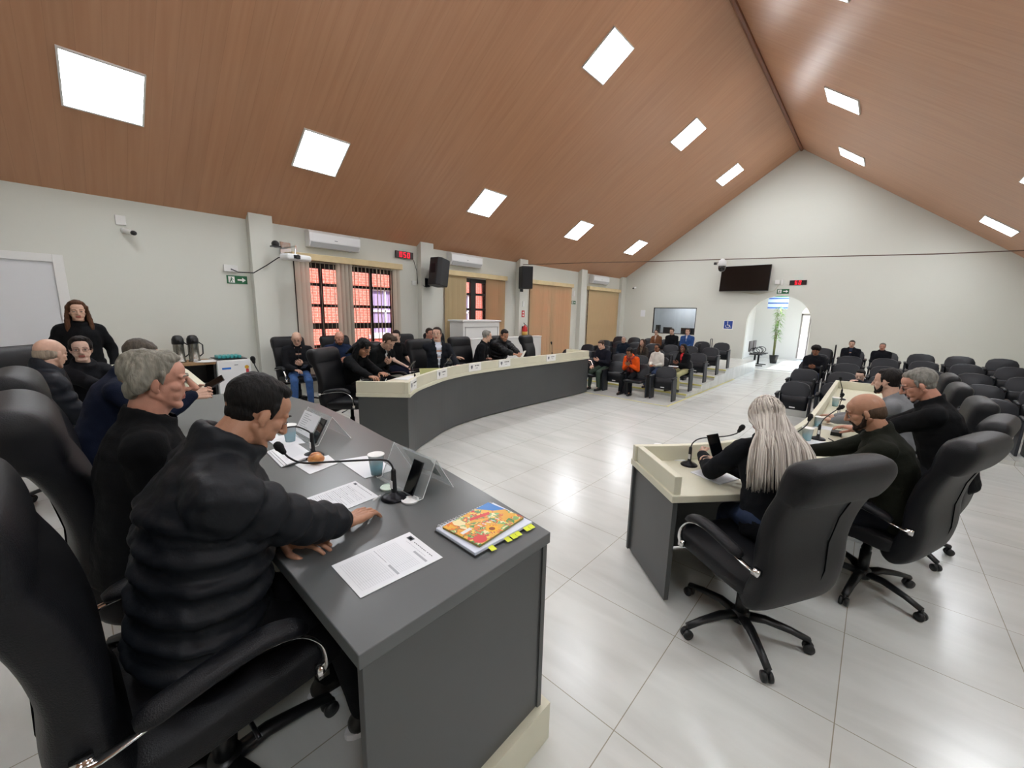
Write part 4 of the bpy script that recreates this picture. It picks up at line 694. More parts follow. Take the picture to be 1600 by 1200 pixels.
pet = [(0.058 + (0.03 if k % 2 else 0.02) * math.cos(k * math.pi / 12), -0.02 + (0.03 if k % 2 else 0.02) * math.sin(k * math.pi / 12)) for k in range(24)]
flat('sunflower_petals', mat('petal_yellow', '#f0b52c', 0.5), [pet], t, 0.0106); flat('sunflower_centre', mat('sunflower_brown', '#8a4a28', 0.6), [circ(0.058, -0.02, 0.012)], t, 0.0108)
flat('white_label', M_TAG, [[(-0.012, -0.12), (0.004, -0.12), (0.004, -0.07), (-0.012, -0.07)]], t, 0.0107)
flat('white_lettering', M_TAG, [[(0.0 + 0.004 * k, -0.04 + 0.021 * k), (0.018 + 0.004 * k, -0.036 + 0.021 * k), (0.018 + 0.004 * k, -0.031 + 0.021 * k), (0.0 + 0.004 * k, -0.035 + 0.021 * k)] for k in range(5)], t, 0.0107)
t = thing('pen', 'white pen held in the hand of the puffer jacket man', 'pen'); mb = MB(); mb.cap((-1.505, 0.80, DESK + 0.03), (-1.565, 0.865, DESK + 0.008), 0.0045, 0.0035, 8); obj('barrel', mb, M_TAG, t, smooth=True); mb = MB(); mb.cap((-1.565, 0.865, DESK + 0.008), (-1.573, 0.874, DESK + 0.0045), 0.0035, 0.001, 8); obj('tip', mb, M_DARKM, t, smooth=True)
# items on the right desk
t = thing('calendar_box', 'small white tent card behind the plastic cup on the right desk', 'card', (-0.98, 2.98, RZ), math.radians(40)); mb = MB(); mb.prism([(-0.04, -0.03), (0.04, -0.03), (0.04, 0.03), (-0.04, 0.03)], 0, 0.004); obj('card_foot', mb, M_PAPER, t); mb = MB(); mb.box((-0.045, 0.0, 0.003), (0.045, 0.004, 0.085)); obj('card_face', mb, M_PAPER, t)
sheet('document', 'printed document on the right desk in front of the long haired woman, nearer one', 'paper', [(-0.83, 2.78), (-0.62, 2.70), (-0.55, 2.9), (-0.76, 3.0)], RZ + 0.001, 0.003, [(M_INKL, 0.1, 0.1 + 0.06 * k, 0.9, 0.115 + 0.06 * k) for k in range(13)], None, 'printed documents on the right desk')
sheet('document', 'printed document on the right desk under the microphone neck, farther one', 'paper', [(-0.80, 3.04), (-0.6, 2.98), (-0.5, 3.22), (-0.7, 3.3)], RZ + 0.001, 0.003, [(M_INKL, 0.1, 0.1 + 0.06 * k, 0.9, 0.115 + 0.06 * k) for k in range(13)], None, 'printed documents on the right desk')
sheet('napkin', 'white napkin under the cup in front of the bald bearded man', 'napkin', [(-0.42, 4.18), (-0.2, 4.2), (-0.18, 4.36), (-0.4, 4.36)], RZ + 0.0005, 0.001)
sheet('napkin', 'white napkin under the third cup on the right desk', 'napkin', [(-0.36, 4.86), (-0.2, 4.86), (-0.2, 5.02), (-0.36, 5.02)], RZ + 0.0005, 0.001)
mb = MB(); mb.box((-0.04, -0.06, 0), (0.04, 0.06, 0.035)); tag(obj('small_box', mb, M_BLACKP, loc=(-0.16, 4.72, RZ), bevel=0.004), 'small dark box on the right desk between two microphones', 'box')
mb = MB(); mb.cap((-0.13, 4.38, RZ + 0.005), (-0.2, 4.5, RZ + 0.005), 0.005, 0.004, 8); tag(obj('pen', mb, M_BLACKP), 'black pen on the cream desk beside the cup', 'pen')
# things on the curved desk
t = thing('open_folder', 'open olive green folder propped on the curved desk behind the second nameplate', 'folder', (-4.92, 3.62, 0.836), math.radians(60)); mb = MB()
mb.add([(-0.16, -0.11, 0.002), (0.16, -0.11, 0.002), (0.16, 0.1, 0.09), (-0.16, 0.1, 0.09), (-0.16, -0.107, 0.0), (0.16, -0.107, 0.0), (0.16, 0.103, 0.087), (-0.16, 0.103, 0.087)], [(0, 1, 2, 3), (7, 6, 5, 4), (0, 4, 5, 1), (1, 5, 6, 2), (2, 6, 7, 3), (3, 7, 4, 0)]); obj('folder_cover', mb, mat('olive_card', '#8d8f58', 0.6), t)
mb = MB(); mb.box((-0.15, -0.12, -0.0), (0.15, 0.0, 0.002)); obj('papers', mb, M_PAPER, t)
sheet('document', 'white papers spread on the curved desk before the brown haired man', 'paper', [(-4.75, 3.1), (-4.95, 3.0), (-5.05, 3.35), (-4.82, 3.45)], 0.836, 0.004)
sheet('document', 'white papers on the curved desk before the facing suited man', 'paper', [(-5.1, 4.1), (-5.3, 4.1), (-5.3, 4.4), (-5.1, 4.4)], 0.836, 0.004)
# beside the left wall: cabinet, thermoses, fridge
t = thing('low_cabinet', 'low open cabinet with brown top under the two thermoses', 'cabinet', (-7.97, 1.18, DN + 0.004)); h = 0.74
mb = MB(); mb.box((-0.26, -0.5, h - 0.035), (0.3, 0.34, h)); obj('cabinet_top', mb, mat('oak_top', '#9a7a55', 0.5, var=0.1, vscale=4, stretch=(1, 8, 8)), t)
for y in (-0.49, 0.31): mb = MB(); mb.box((-0.25, y, 0), (0.28, y + 0.02, h - 0.035)); obj('side_panel', mb, M_BLACKP, t)
mb = MB(); mb.box((-0.25, -0.48, 0.33), (0.27, 0.32, 0.35)); obj('shelf', mb, M_BLACKP, t); mb = MB(); mb.box((-0.26, -0.48, 0), (-0.245, 0.32, h - 0.035)); obj('back_panel', mb, M_BLACKP, t)
t = thing('cooler_box', 'black ribbed crate inside the low cabinet', 'crate', (-7.9, 1.3, DN + 0.004)); mb = MB(); mb.box((-0.14, -0.16, 0), (0.14, 0.16, 0.26)); obj('crate', mb, mat('dark_crate', '#1b1c20', 0.5), t, bevel=0.02); mb = MB(); [mb.box((0.14, -0.15, 0.06 + 0.05 * k), (0.15, 0.15, 0.08 + 0.05 * k)) for k in range(4)]; obj('rib', mb, M_DARKM, t)
for y, lab in ((1.12, 'steel thermos flask with black lid on the cabinet, left one'), (1.3, 'steel thermos flask with black lid on the cabinet, right one')):
    t = thing('thermos_flask', lab, 'thermos', (-7.9, y, DN + 0.004 + h), 0, 'steel thermos flasks')
    mb = MB(); mb.lathe([(0.078, 0), (0.078, 0.02), (0.07, 0.03), (0.068, 0.28), (0.07, 0.285)]); obj('flask_body', mb, mat('brushed_steel', '#8f8d86', 0.25, 0.9), t, smooth=True); mb = MB(); mb.lathe([(0.074, 0.28), (0.078, 0.3), (0.074, 0.36), (0.055, 0.4), (0.03, 0.415)]); mb.box((0.05, -0.02, 0.31), (0.11, 0.02, 0.345)); obj('lid', mb, M_BLACKP, t, smooth=True)
    mb = MB(); mb.sweep([(-0.0, 0.075, 0.3), (-0.0, 0.12, 0.26), (0, 0.115, 0.12), (0, 0.07, 0.08)], 0.01, 6); obj('handle', mb, M_BLACKP, t, smooth=True)
mb = MB(); mb.lathe([(0.15, 0), (0.17, 0.01), (0.16, 0.012)]); tag(obj('serving_tray', mb, M_TAG, loc=(-7.8, 1.43, DN + 0.004 + h)), 'white tray at the right end of the cabinet top', 'tray')
t = thing('refrigerator', 'small white refrigerator by the left wall with blue sticker', 'refrigerator', (-7.93, 1.76, DN + 0.004)); mb = MB(); mb.box((-0.25, -0.23, 0.02), (0.24, 0.23, 0.76)); obj('cabinet_body', mb, M_AC, t, bevel=0.012)
mb = MB(); mb.box((0.245, -0.23, 0.05), (0.285, 0.23, 0.755)); obj('door', mb, M_AC, t, bevel=0.012); mb = MB(); mb.box((0.286, -0.17, 0.61), (0.288, -0.05, 0.64)); obj('blue_sticker', mb, mat('sticker_blue', '#2a6fc4', 0.5), t); mb = MB(); mb.box((0.286, 0.0, 0.67), (0.288, 0.05, 0.68)); obj('badge', mb, M_INK, t)
mb = MB(); mb.lathe([(0.03, 0), (0.03, 0.003)], c=(0.286, 0.17, 0.63), M=Matrix.Rotation(math.radians(90), 3, 'Y')); obj('round_magnet', mb, mat('magnet_gold', '#c79a2a', 0.4), t); mb = MB(); mb.box((0.286, 0.155, 0.5), (0.289, 0.195, 0.6)); obj('ribbon', mb, mat('ribbon_red', '#c03a44', 0.6), t)
for s in (-1, 1):
    mb = MB(); mb.box((-0.2, s * 0.18 - 0.02, 0), (0.2, s * 0.18 + 0.02, 0.021)); obj('foot', mb, M_BLACKP, t)
t = thing('cup_tray', 'tray of turquoise plastic cups on top of the refrigerator', 'tray', (-7.9, 1.74, DN + 0.765)); mb = MB(); mb.box((-0.2, -0.2, 0), (0.22, 0.22, 0.012)); obj('tray', mb, M_DARKM, t, bevel=0.004)
for k in range(6):
    mb = MB(); y = -0.14 + 0.055 * k; mb.box((-0.1, y - 0.024, 0.012), (0.14, y + 0.024, 0.06)); obj('cup_sleeve', mb, mat('turquoise_plastic', '#3f9d9d', 0.35), t, bevel=0.012)
# white stand and long counter behind the curved desk
t = thing('lectern_stand', 'white boxy cabinet standing in front of the second window', 'cabinet', (-7.55, 6.95, DL + 0.004)); mb = MB(); mb.box((-0.25, -0.62, 0), (0.25, 0.62, 1.42)); obj('carcass', mb, M_WHITE, t, bevel=0.008); mb = MB(); mb.box((-0.28, -0.66, 1.42), (0.28, 0.66, 1.46)); obj('cabinet_top', mb, M_WHITE, t, bevel=0.006)
for a_, b_, c_, d_ in ((-0.56, 0.56, 1.28, 1.3), (-0.56, 0.56, 0.6, 0.62), (-0.56, -0.54, 0.6, 1.3), (0.54, 0.56, 0.6, 1.3)): mb = MB(); mb.box((0.25, a_, c_), (0.262, b_, d_)); obj('frame_moulding', mb, mat('stand_moulding', '#a9a9a6', 0.6), t)
t = thing('white_counter', 'long white counter panel behind the men at the curved desk', 'counter', (-7.1, 7.6, DL + 0.004)); mb = MB(); mb.box((-0.03, -1.45, 0), (0.03, 1.45, 1.0)); obj('panel', mb, M_WHITE, t, bevel=0.004); mb = MB(); mb.box((-0.1, -1.45, 1.0), (0.05, 1.45, 1.03)); obj('ledge', mb, M_WHITE, t, bevel=0.004)
# raised tiers under the audience seats
for k in range(1, 5):
    y0 = 8.02 + 1.0 * k; mb = MB(); mb.box((XL + 0.001, y0, 0.0), (-2.95, LY - 0.36 if k == 4 else y0 + 1.0, 0.09 * k)); struct('trim_%d' % (20 + k), mb, M_TILE)
    mb = MB(); mb.box((XL + 0.001, y0 - 0.004, 0.09 * k - 0.03), (-2.946, y0 + 0.03, 0.09 * k + 0.004)); struct('trim_%d' % (30 + k), mb, mat('yellow_edge_strip', '#c9c274', 0.6))
mb = MB(); mb.box((-5.6, 7.9, 0), (-2.9, 7.93, 0.003)); struct('trim_35', mb, mat('yellow_edge_strip'))
mb = MB(); mb.box((-2.95, 7.9, 0), (-2.92, 13.0, 0.003)); struct('trim_36', mb, mat('yellow_edge_strip'))
for k in range(0, 5):
    y0 = 7.95 + 0.95 * k; mb = MB(); mb.box((-1.25 if k else 0.5, y0, 0.0), (XR - 0.001, LY - 0.02 if k == 4 else y0 + 0.95, 0.085 * k + 0.06)); struct('trim_%d' % (40 + k), mb, M_TILE)
# ================================================================== EXECUTIVE CHAIRS
def loft(mb, st, seg=28, e=0.45):
    """st: stations (y, z, tilt angle of the normal, half width, half thickness)"""
    vs = []
    for (y, z, a, hw, ht) in st:
        ny, nz = math.cos(a), math.sin(a)
        for k in range(seg):
            t_ = 2 * math.pi * k / seg; c, s_ = math.cos(t_), math.sin(t_); u = math.copysign(abs(c) ** e, c) * hw; w = math.copysign(abs(s_) ** e, s_) * ht
            vs.append((u, y + ny * w, z + nz * w))
    n = len(st); fs = [(i * seg + k, i * seg + (k + 1) % seg, (i + 1) * seg + (k + 1) % seg, (i + 1) * seg + k) for i in range(n - 1) for k in range(seg)]
    fs += [tuple(reversed(range(seg))), tuple((n - 1) * seg + k for k in range(seg))]
    return mb.add(vs, fs)
def interp(st, n=5):
    out = []
    P = [np.array(s, float) for s in st]
    for i in range(len(P) - 1):
        p0, p1, p2, p3 = P[max(i - 1, 0)], P[i], P[i + 1], P[min(i + 2, len(P) - 1)]
        for k in range(n):
            u = k / n; out.append(0.5 * ((2 * p1) + (-p0 + p2) * u + (2 * p0 - 5 * p1 + 4 * p2 - p3) * u * u + (-p0 + 3 * p1 - 3 * p2 + p3) * u ** 3))
    return out + [P[-1]]
_ec = {}
M_SEAM = mat('seam_thread', '#08090b', 0.9, spec=0.05)
def exec_meshes():
    R = math.radians
    mb = MB(); loft(mb, interp([(0.30, 0.475, R(90), 0.2, 0.02), (0.285, 0.475, R(90), 0.235, 0.045), (0.22, 0.475, R(88), 0.25, 0.06), (0.05, 0.465, R(87), 0.255, 0.06), (-0.16, 0.455, R(84), 0.255, 0.06), (-0.23, 0.455, R(80), 0.22, 0.045)], 3)); seat = mb.mesh('seat', True)
    B = [(-0.14, 0.37, R(60), 0.19, 0.03), (-0.18, 0.385, R(45), 0.235, 0.06), (-0.235, 0.45, R(22), 0.25, 0.07), (-0.265, 0.58, R(8), 0.255, 0.062), (-0.262, 0.72, R(-2), 0.258, 0.058), (-0.285, 0.86, R(8), 0.265, 0.056), (-0.325, 0.965, R(16), 0.268, 0.055), (-0.342, 0.99, R(14), 0.27, 0.07), (-0.362, 1.05, R(12), 0.27, 0.083), (-0.38, 1.11, R(12), 0.268, 0.082), (-0.392, 1.145, R(10), 0.25, 0.06), (-0.398, 1.16, R(8), 0.22, 0.03), (-0.4, 1.163, R(8), 0.18, 0.01)]
    mb = MB(); loft(mb, interp(B, 4)); back = mb.mesh('backrest', True)
    mb = MB(); mb.sweep([(-0.264, -0.345, 0.984), (-0.245, -0.393, 0.985), (0.245, -0.393, 0.985), (0.264, -0.345, 0.984)], 0.0028, 6)
    s2 = MB(); s2.sweep([(0.09, -0.388, 0.98), (0.088, -0.345, 0.86), (0.085, -0.322, 0.72), (0.08, -0.329, 0.58), (0.07, -0.308, 0.46)], 0.0028, 6)
    seam = mb.mesh('seam', True); seam2 = s2.mesh('seam', True)
    arms = []; pads = []
    for s in (-1, 1):
        x = s * 0.285; P = smooth_path3([(x * 0.93, -0.27, 0.60), (x, -0.24, 0.605), (x, -0.12, 0.63), (x, 0.03, 0.652), (x, 0.13, 0.635), (x, 0.19, 0.575), (x, 0.205, 0.51), (x * 0.93, 0.2, 0.465)], 5)
        mb = MB(); mb.sweep(P, 0.012, 8, flat=(1.3, 0.45)); mb.box((min(x, x * 0.9), -0.285, 0.585), (max(x, x * 0.9), -0.25, 0.615)); mb.box((min(x, x * 0.9), 0.185, 0.45), (max(x, x * 0.9), 0.215, 0.485)); arms.append(mb.mesh('armrest', True))
        mb = MB(); Q = smooth_path3([(x, -0.19, 0.635), (x, -0.15, 0.645), (x, -0.04, 0.668), (x, 0.06, 0.678), (x, 0.12, 0.665), (x, 0.16, 0.64)], 4); n = len(Q); mb.sweep(Q, [0.032 * (0.5 + 0.5 * min(1, 6 * min(i, n - 1 - i) / n)) for i in range(n)], 12, flat=(1.15, 0.72)); pads.append(mb.mesh('arm_pad', True))
    mb = MB(); mb.lathe([(0.03, 0.1), (0.03, 0.26), (0.022, 0.26), (0.022, 0.4)], seg=16); mb.box((-0.09, -0.12, 0.385), (0.09, 0.12, 0.412)); col = mb.mesh('gas_column', True)
    mb = MB(); mb.sweep([(0.06, 0.02, 0.4), (0.22, 0.03, 0.385), (0.27, 0.03, 0.385)], 0.006, 6); lever = mb.mesh('lever', True)
    mb = MB(); mb.lathe([(0.045, 0.07), (0.05, 0.1), (0.045, 0.13)], seg=16)
    cast = []
    for k in range(5):
        a = 2 * math.pi * k / 5 + 0.3; c, s = math.cos(a), math.sin(a)
        pts = [(0.03 * c, 0.03 * s, 0.105), (0.12 * c, 0.12 * s, 0.115), (0.24 * c, 0.24 * s, 0.095), (0.325 * c, 0.325 * s, 0.07)]; mb.sweep(pts, [0.03, 0.027, 0.022, 0.02], 8, flat=(1.0, 0.75))
        w = MB(); px, py = 0.325 * c, 0.325 * s; ax = np.array((-s, c, 0))
        for o in (-0.014, 0.014):
            m3 = np.array(((0, 0, ax[0]), (0, 0, ax[1]), (0, 0, 0.0))); e1 = np.array((c, s, 0)); e2 = np.array((0, 0, 1.0)); m3 = np.column_stack((e1, e2, ax)); w.lathe([(0.004, -0.011), (0.026, -0.009), (0.0275, 0.0), (0.026, 0.009), (0.004, 0.011)], c=np.array((px, py, 0.0275)) + ax * o, seg=16, M=m3)
        w.sweep([(px, py, 0.035), (px, py, 0.075)], 0.009, 6); cast.append(w.mesh('caster', True))
    star = mb.mesh('star_base', True)
    return dict(seat=(seat, M_LEATH), backrest=(back, M_LEATH), seam=(seam, M_SEAM), seam2=(seam2, M_SEAM), arms=arms, pads=pads, column=(col, M_BLACKP), lever=(lever, M_DARKM), star=(star, M_BLACKP), cast=cast)
M_SEAM = mat('seam_thread', '#08090b', 0.9, spec=0.05)
EM = exec_meshes()
def addm(name, me, m, par):
    if not me.materials: me.materials.append(m)
    o = bpy.data.objects.new(name, me); C.objects.link(o); o.parent = par; return o
exec0 = None
def exec_chair(lab, x, y, z, rz, scale=1.0, group='black leatherette swivel armchairs', star=0.0):
    t = thing('office_chair', lab, 'chair', (x, y, z), rz, group, scale)
    addm('seat', *EM['seat'], t); b = addm('backrest', *EM['backrest'], t); addm('seam', *EM['seam'], b); addm('seam', *EM['seam2'], b)
    for i in (0, 1): a = addm('armrest', EM['arms'][i], M_CHROME, t); addm('arm_pad', EM['pads'][i], M_LEATH, a)
    c = addm('gas_column', *EM['column'], t); addm('lever', *EM['lever'], t); s = addm('star_base', *EM['star'], t)
    if star: s.rotation_euler = (0, 0, star)
    for me in EM['cast']: addm('caster', me, M_BLACKP, s)
    return t
rad = math.radians
# chairs along the near grey table (facing +Y); their seats are pumped up
exec_chair('black swivel armchair of the puffer jacket man, nearest the camera at lower left', -1.43, 0.19, DN + 0.004, rad(2), 1.07)
exec_chair('black swivel armchair of the grey haired man in black coat', -2.24, 0.26, DN + 0.004, rad(2), 1.10)
exec_chair('black swivel armchair at the far left edge, behind the navy jacket man', -3.25, 0.2, DN + 0.004, rad(0), 1.09)
exec_chair('black swivel armchair mostly hidden behind the bald man in dark puffer jacket', -4.9, 0.0, DN + 0.004, rad(-40), 1.08)
# right desk
exec_chair('black swivel armchair of the long haired woman, back turned to the camera', -0.37, 2.43, 0, rad(60), 1.03, star=0.2)
exec_chair('black swivel armchair of the bald bearded man', 0.14, 3.46, 0, rad(68), 1.02, star=0.5)
exec_chair('black swivel armchair of the bespectacled man in black', 0.34, 4.32, 0, rad(76), 1.0)
exec_chair('black swivel armchair of the man in grey blazer', 0.36, 5.15, 0, rad(90), 1.0)
exec_chair('empty black swivel armchair at the right desk, second from its far end', 0.34, 6.2, 0, rad(90), 1.0)
exec_chair('empty black swivel armchair at the far end of the right desk', 0.36, 7.25, 0, rad(90), 1.0)
# left curved desk (facing +X)
exec_chair('black swivel armchair of the black haired woman, armrest touching the desk corner', -5.02, 2.42, DL + 0.004, rad(-58), 1.0)
exec_chair('black swivel armchair hidden behind the brown haired man leaning forward', -5.55, 3.25, DL + 0.004, rad(-75), 1.0)
exec_chair('black swivel armchair of the suited man facing the camera', -5.72, 4.25, DL + 0.004, rad(-88), 1.0)
exec_chair('black swivel armchair left of the grey haired suited man', -5.85, 5.3, DL + 0.004, rad(-88), 1.0)
exec_chair('black swivel armchair hidden behind the man in black hooded jacket', -5.75, 6.2, DL + 0.004, rad(-88), 1.0)
exec_chair('empty black swivel armchair at the far end of the curved desk', -5.6, 7.15, DL + 0.004, rad(-75), 1.0)
# along the left wall
exec_chair('black swivel armchair of the man in jeans beside the first column', -7.35, 2.62, DL + 0.004, rad(-88), 1.0)
exec_chair('black swivel armchair of the bearded man in front of the first window', -7.3, 3.42, DL + 0.004, rad(-90), 1.0)
exec_chair('black swivel armchair of the short sleeved person below the red clock', -7.2, 4.75, DL + 0.004, rad(-100), 1.0)
exec_chair('black swivel armchair of the dark haired man behind the suited man', -7.3, 5.75, DL + 0.004, rad(-90), 1.0)
# ================================================================== AUDITORIUM SEATS
def aud_meshes():
    R = rad; d = {}
    mb = MB(); out = [(-0.235, 0.0), (-0.245, 0.12), (-0.235, 0.26), (-0.2, 0.335), (-0.12, 0.37), (0, 0.38), (0.12, 0.37), (0.2, 0.335), (0.235, 0.26), (0.245, 0.12), (0.235, 0.0)]
    n = len(out); vs = []
    for off, sc in ((-0.025, 0.93), (-0.03, 1.0), (0.03, 1.0), (0.045, 0.9)):
        for x, z in out: vs.append((x * sc, -0.07 - z * 0.2 + off - 0.05 * (1 - (x / 0.245) ** 2), 0.4 + 0.19 + (z - 0.19) * sc))
    fs = [(j * n + i, j * n + (i + 1) % n, (j + 1) * n + (i + 1) % n, (j + 1) * n + i) for j in range(3) for i in range(n)] + [tuple(range(n)), tuple(reversed(range(3 * n, 4 * n)))]
    mb.add(vs, fs); me = mb.mesh('backrest'); bm = bmesh.new(); bm.from_mesh(me); bmesh.ops.recalc_face_normals(bm, faces=bm.faces); bmesh.ops.bevel(bm, geom=[e for e in bm.edges if len(e.link_faces) == 2 and e.calc_face_angle(0) > 0.7], offset=0.008, segments=2, affect='EDGES'); bm.to_mesh(me); bm.free(); me.polygons.foreach_set('use_smooth', [True] * len(me.polygons)); me.set_sharp_from_angle(angle=R(50)); d['back'] = me
    mb = MB(); loft(mb, [(-0.01, 0.25, R(10), 0.2, 0.02), (0.0, 0.27, R(10), 0.225, 0.045), (-0.005, 0.4, R(8), 0.23, 0.05), (-0.02, 0.5, R(5), 0.225, 0.045), (-0.028, 0.53, R(5), 0.2, 0.015)], 20); d['seat_up'] = mb.mesh('seat', True)
    mb = MB(); loft(mb, [(0.36, 0.39, R(90), 0.2, 0.015), (0.345, 0.39, R(90), 0.225, 0.035), (0.15, 0.385, R(88), 0.23, 0.04), (-0.03, 0.38, R(86), 0.22, 0.035), (-0.06, 0.38, R(86), 0.2, 0.015)], 20); d['seat_down'] = mb.mesh('seat', True)
    for s in (-1, 1):
        x0, x1 = (0.248, 0.282) if s > 0 else (-0.282, -0.248)
        mb = MB(); pl_ = [(-0.12, 0.0), (0.12, 0.0), (0.16, 0.5), (0.15, 0.535), (-0.08, 0.545), (-0.1, 0.5)]; M = np.array(((0, 0, 1, 0), (1, 0, 0, 0), (0, 1, 0, 0), (0, 0, 0, 1)), float); mb.prism(pl_, x0, x1, M=M); me = mb.mesh('side_panel')
        bm = bmesh.new(); bm.from_mesh(me); bmesh.ops.recalc_face_normals(bm, faces=bm.faces); bmesh.ops.bevel(bm, geom=bm.edges[:], offset=0.006, segments=1, affect='EDGES'); bm.to_mesh(me); bm.free(); d['side%d' % s] = me
        mb = MB(); xc = (x0 + x1) / 2; mb.sweep([(xc, -0.09, 0.56), (xc, -0.07, 0.565), (xc, 0.17, 0.55), (xc, 0.2, 0.54)], [0.02, 0.028, 0.028, 0.02], 10, flat=(1.2, 0.7)); d['pad%d' % s] = mb.mesh('arm_pad', True)
    mb = MB(); mb.box((-0.045, 0.046, 0.295), (0.045, 0.052, 0.315)); d['tag'] = mb.mesh('number_tag')
    mb = MB(); x = -0.275; mb.sweep(smooth_path3([(x, 0.13, 0.0), (x, 0.13, 0.55), (x, 0.14, 0.85), (x, 0.12, 0.88), (x, -0.03, 0.88), (x, -0.05, 0.85), (x, -0.05, 0.56)], 3), 0.012, 7); d['tablet'] = mb.mesh('tablet_frame', True)
    return d
AM = aud_meshes()
ORDN = ['first', 'second', 'third', 'fourth', 'fifth', 'sixth', 'seventh', 'eighth']
def aud_chair(lab, x, y, z, rz, occupied, group, s=0.9, tablet=False, tx=1):
    t = thing('auditorium_chair', lab, 'chair', (x, y, z), rz, group, s)
    addm('backrest', AM['back'], M_SEATS if False else mat('seat_back_grey', '#171a20', 0.42, spec=0.35, bump=0.08, bscale=150), t); st = addm('seat', AM['seat_down' if occupied else 'seat_up'], M_SEATP, t)
    if not occupied: addm('number_tag', AM['tag'], M_TAG, st)
    for q in (-1, 1):
        p = addm('side_panel', AM['side%d' % q], M_SEATS, t); addm('arm_pad', AM['pad%d' % q], M_SEATP, p)
    if tablet: o = addm('tablet_frame', AM['tablet'], M_BLACKP, t); o.scale = (-tx, 1, 1)
    return t
OCC_L = {(0, 1), (0, 3), (1, 0), (1, 1), (2, 2), (2, 3), (4, 1), (4, 2), (4, 3)}
for r in range(5):
    for c in range(7):
        if r == 0 and c > 3: continue
        x = -3.27 - 0.535 * c - 0.0 * r; y = 8.5 + 1.0 * r; z = 0.09 * r
        if r == 0: x -= 0.04 * c
        aud_chair('%s auditorium chair, left block, %s row, %s from the aisle' % ('occupied black' if (r, c) in OCC_L else 'empty dark grey folding', ORDN[r], ORDN[c]), x, y, z + 0.001, rad(180), (r, c) in OCC_L, 'auditorium chairs in the left block', tablet=(c == 0 and r > 0), tx=1)
OCC_R = {(0, 1), (2, 0), (4, 1), (4, 2)}
for r in range(5):
    for c in range(7):
        x = -0.93 + 0.565 * c; y = 8.35 + 0.95 * r; z = 0.085 * r + 0.06
        if r == 0 and c == 0: z = 0.0
        if x > XR - 0.3: continue
        aud_chair('%s auditorium chair, right block, %s row, %s from the aisle' % ('occupied black' if (r, c) in OCC_R else 'empty dark grey folding', ORDN[r], ORDN[c]), x, y, z + 0.001, rad(180), (r, c) in OCC_R, 'auditorium chairs in the right block', tablet=(c == 0), tx=-1)
# ================================================================== PEOPLE
def remesh(mb, voxel, smooth_it=6, smooth_f=0.5):
    me = mb.mesh('tmp'); o = bpy.data.objects.new('tmp', me); C.objects.link(o)
    r = o.modifiers.new('r', 'REMESH'); r.mode = 'VOXEL'; r.voxel_size = voxel
    if smooth_it: s = o.modifiers.new('s', 'SMOOTH'); s.iterations = smooth_it; s.factor = smooth_f
    dg = bpy.context.evaluated_depsgraph_get(); ev = o.evaluated_get(dg); m2 = ev.to_mesh()
    nv = len(m2.vertices); v = np.empty(nv * 3); m2.vertices.foreach_get('co', v); v = v.reshape(-1, 3); nl = len(m2.loops); li = np.empty(nl, int); m2.loops.foreach_get('vertex_index', li); ls = np.empty(len(m2.polygons), int); m2.polygons.foreach_get('loop_start', ls); lt = np.empty(len(m2.polygons), int); m2.polygons.foreach_get('loop_total', lt)
    ev.to_mesh_clear(); bpy.data.objects.remove(o); bpy.data.meshes.remove(me)
    q = li[ls[:, None] + np.arange(4)[None, :]] if (lt == 4).all() else None
    f = q.tolist() if q is not None else [li[a:a + b].tolist() for a, b in zip(ls, lt)]
    return v, f
def mk(parts, name='mesh'):
    """parts: list of (verts, faces, material index or list)"""
    V = []; F = []; Mi = []; n = 0
    for v, f, mi in parts:
        V.append(np.asarray(v)); F += [[i + n for i in q] for q in f]; Mi += (list(mi) if hasattr(mi, '__len__') else [mi] * len(f)); n += len(v)
    me = bpy.data.meshes.new(name); me.from_pydata(np.concatenate(V).tolist(), [], F); me.polygons.foreach_set('material_index', Mi); me.polygons.foreach_set('use_smooth', [True] * len(F)); me.update(); return me
def fcent(v, f):
    return np.array([v[q].mean(axis=0) for q in f])
_heads = {}
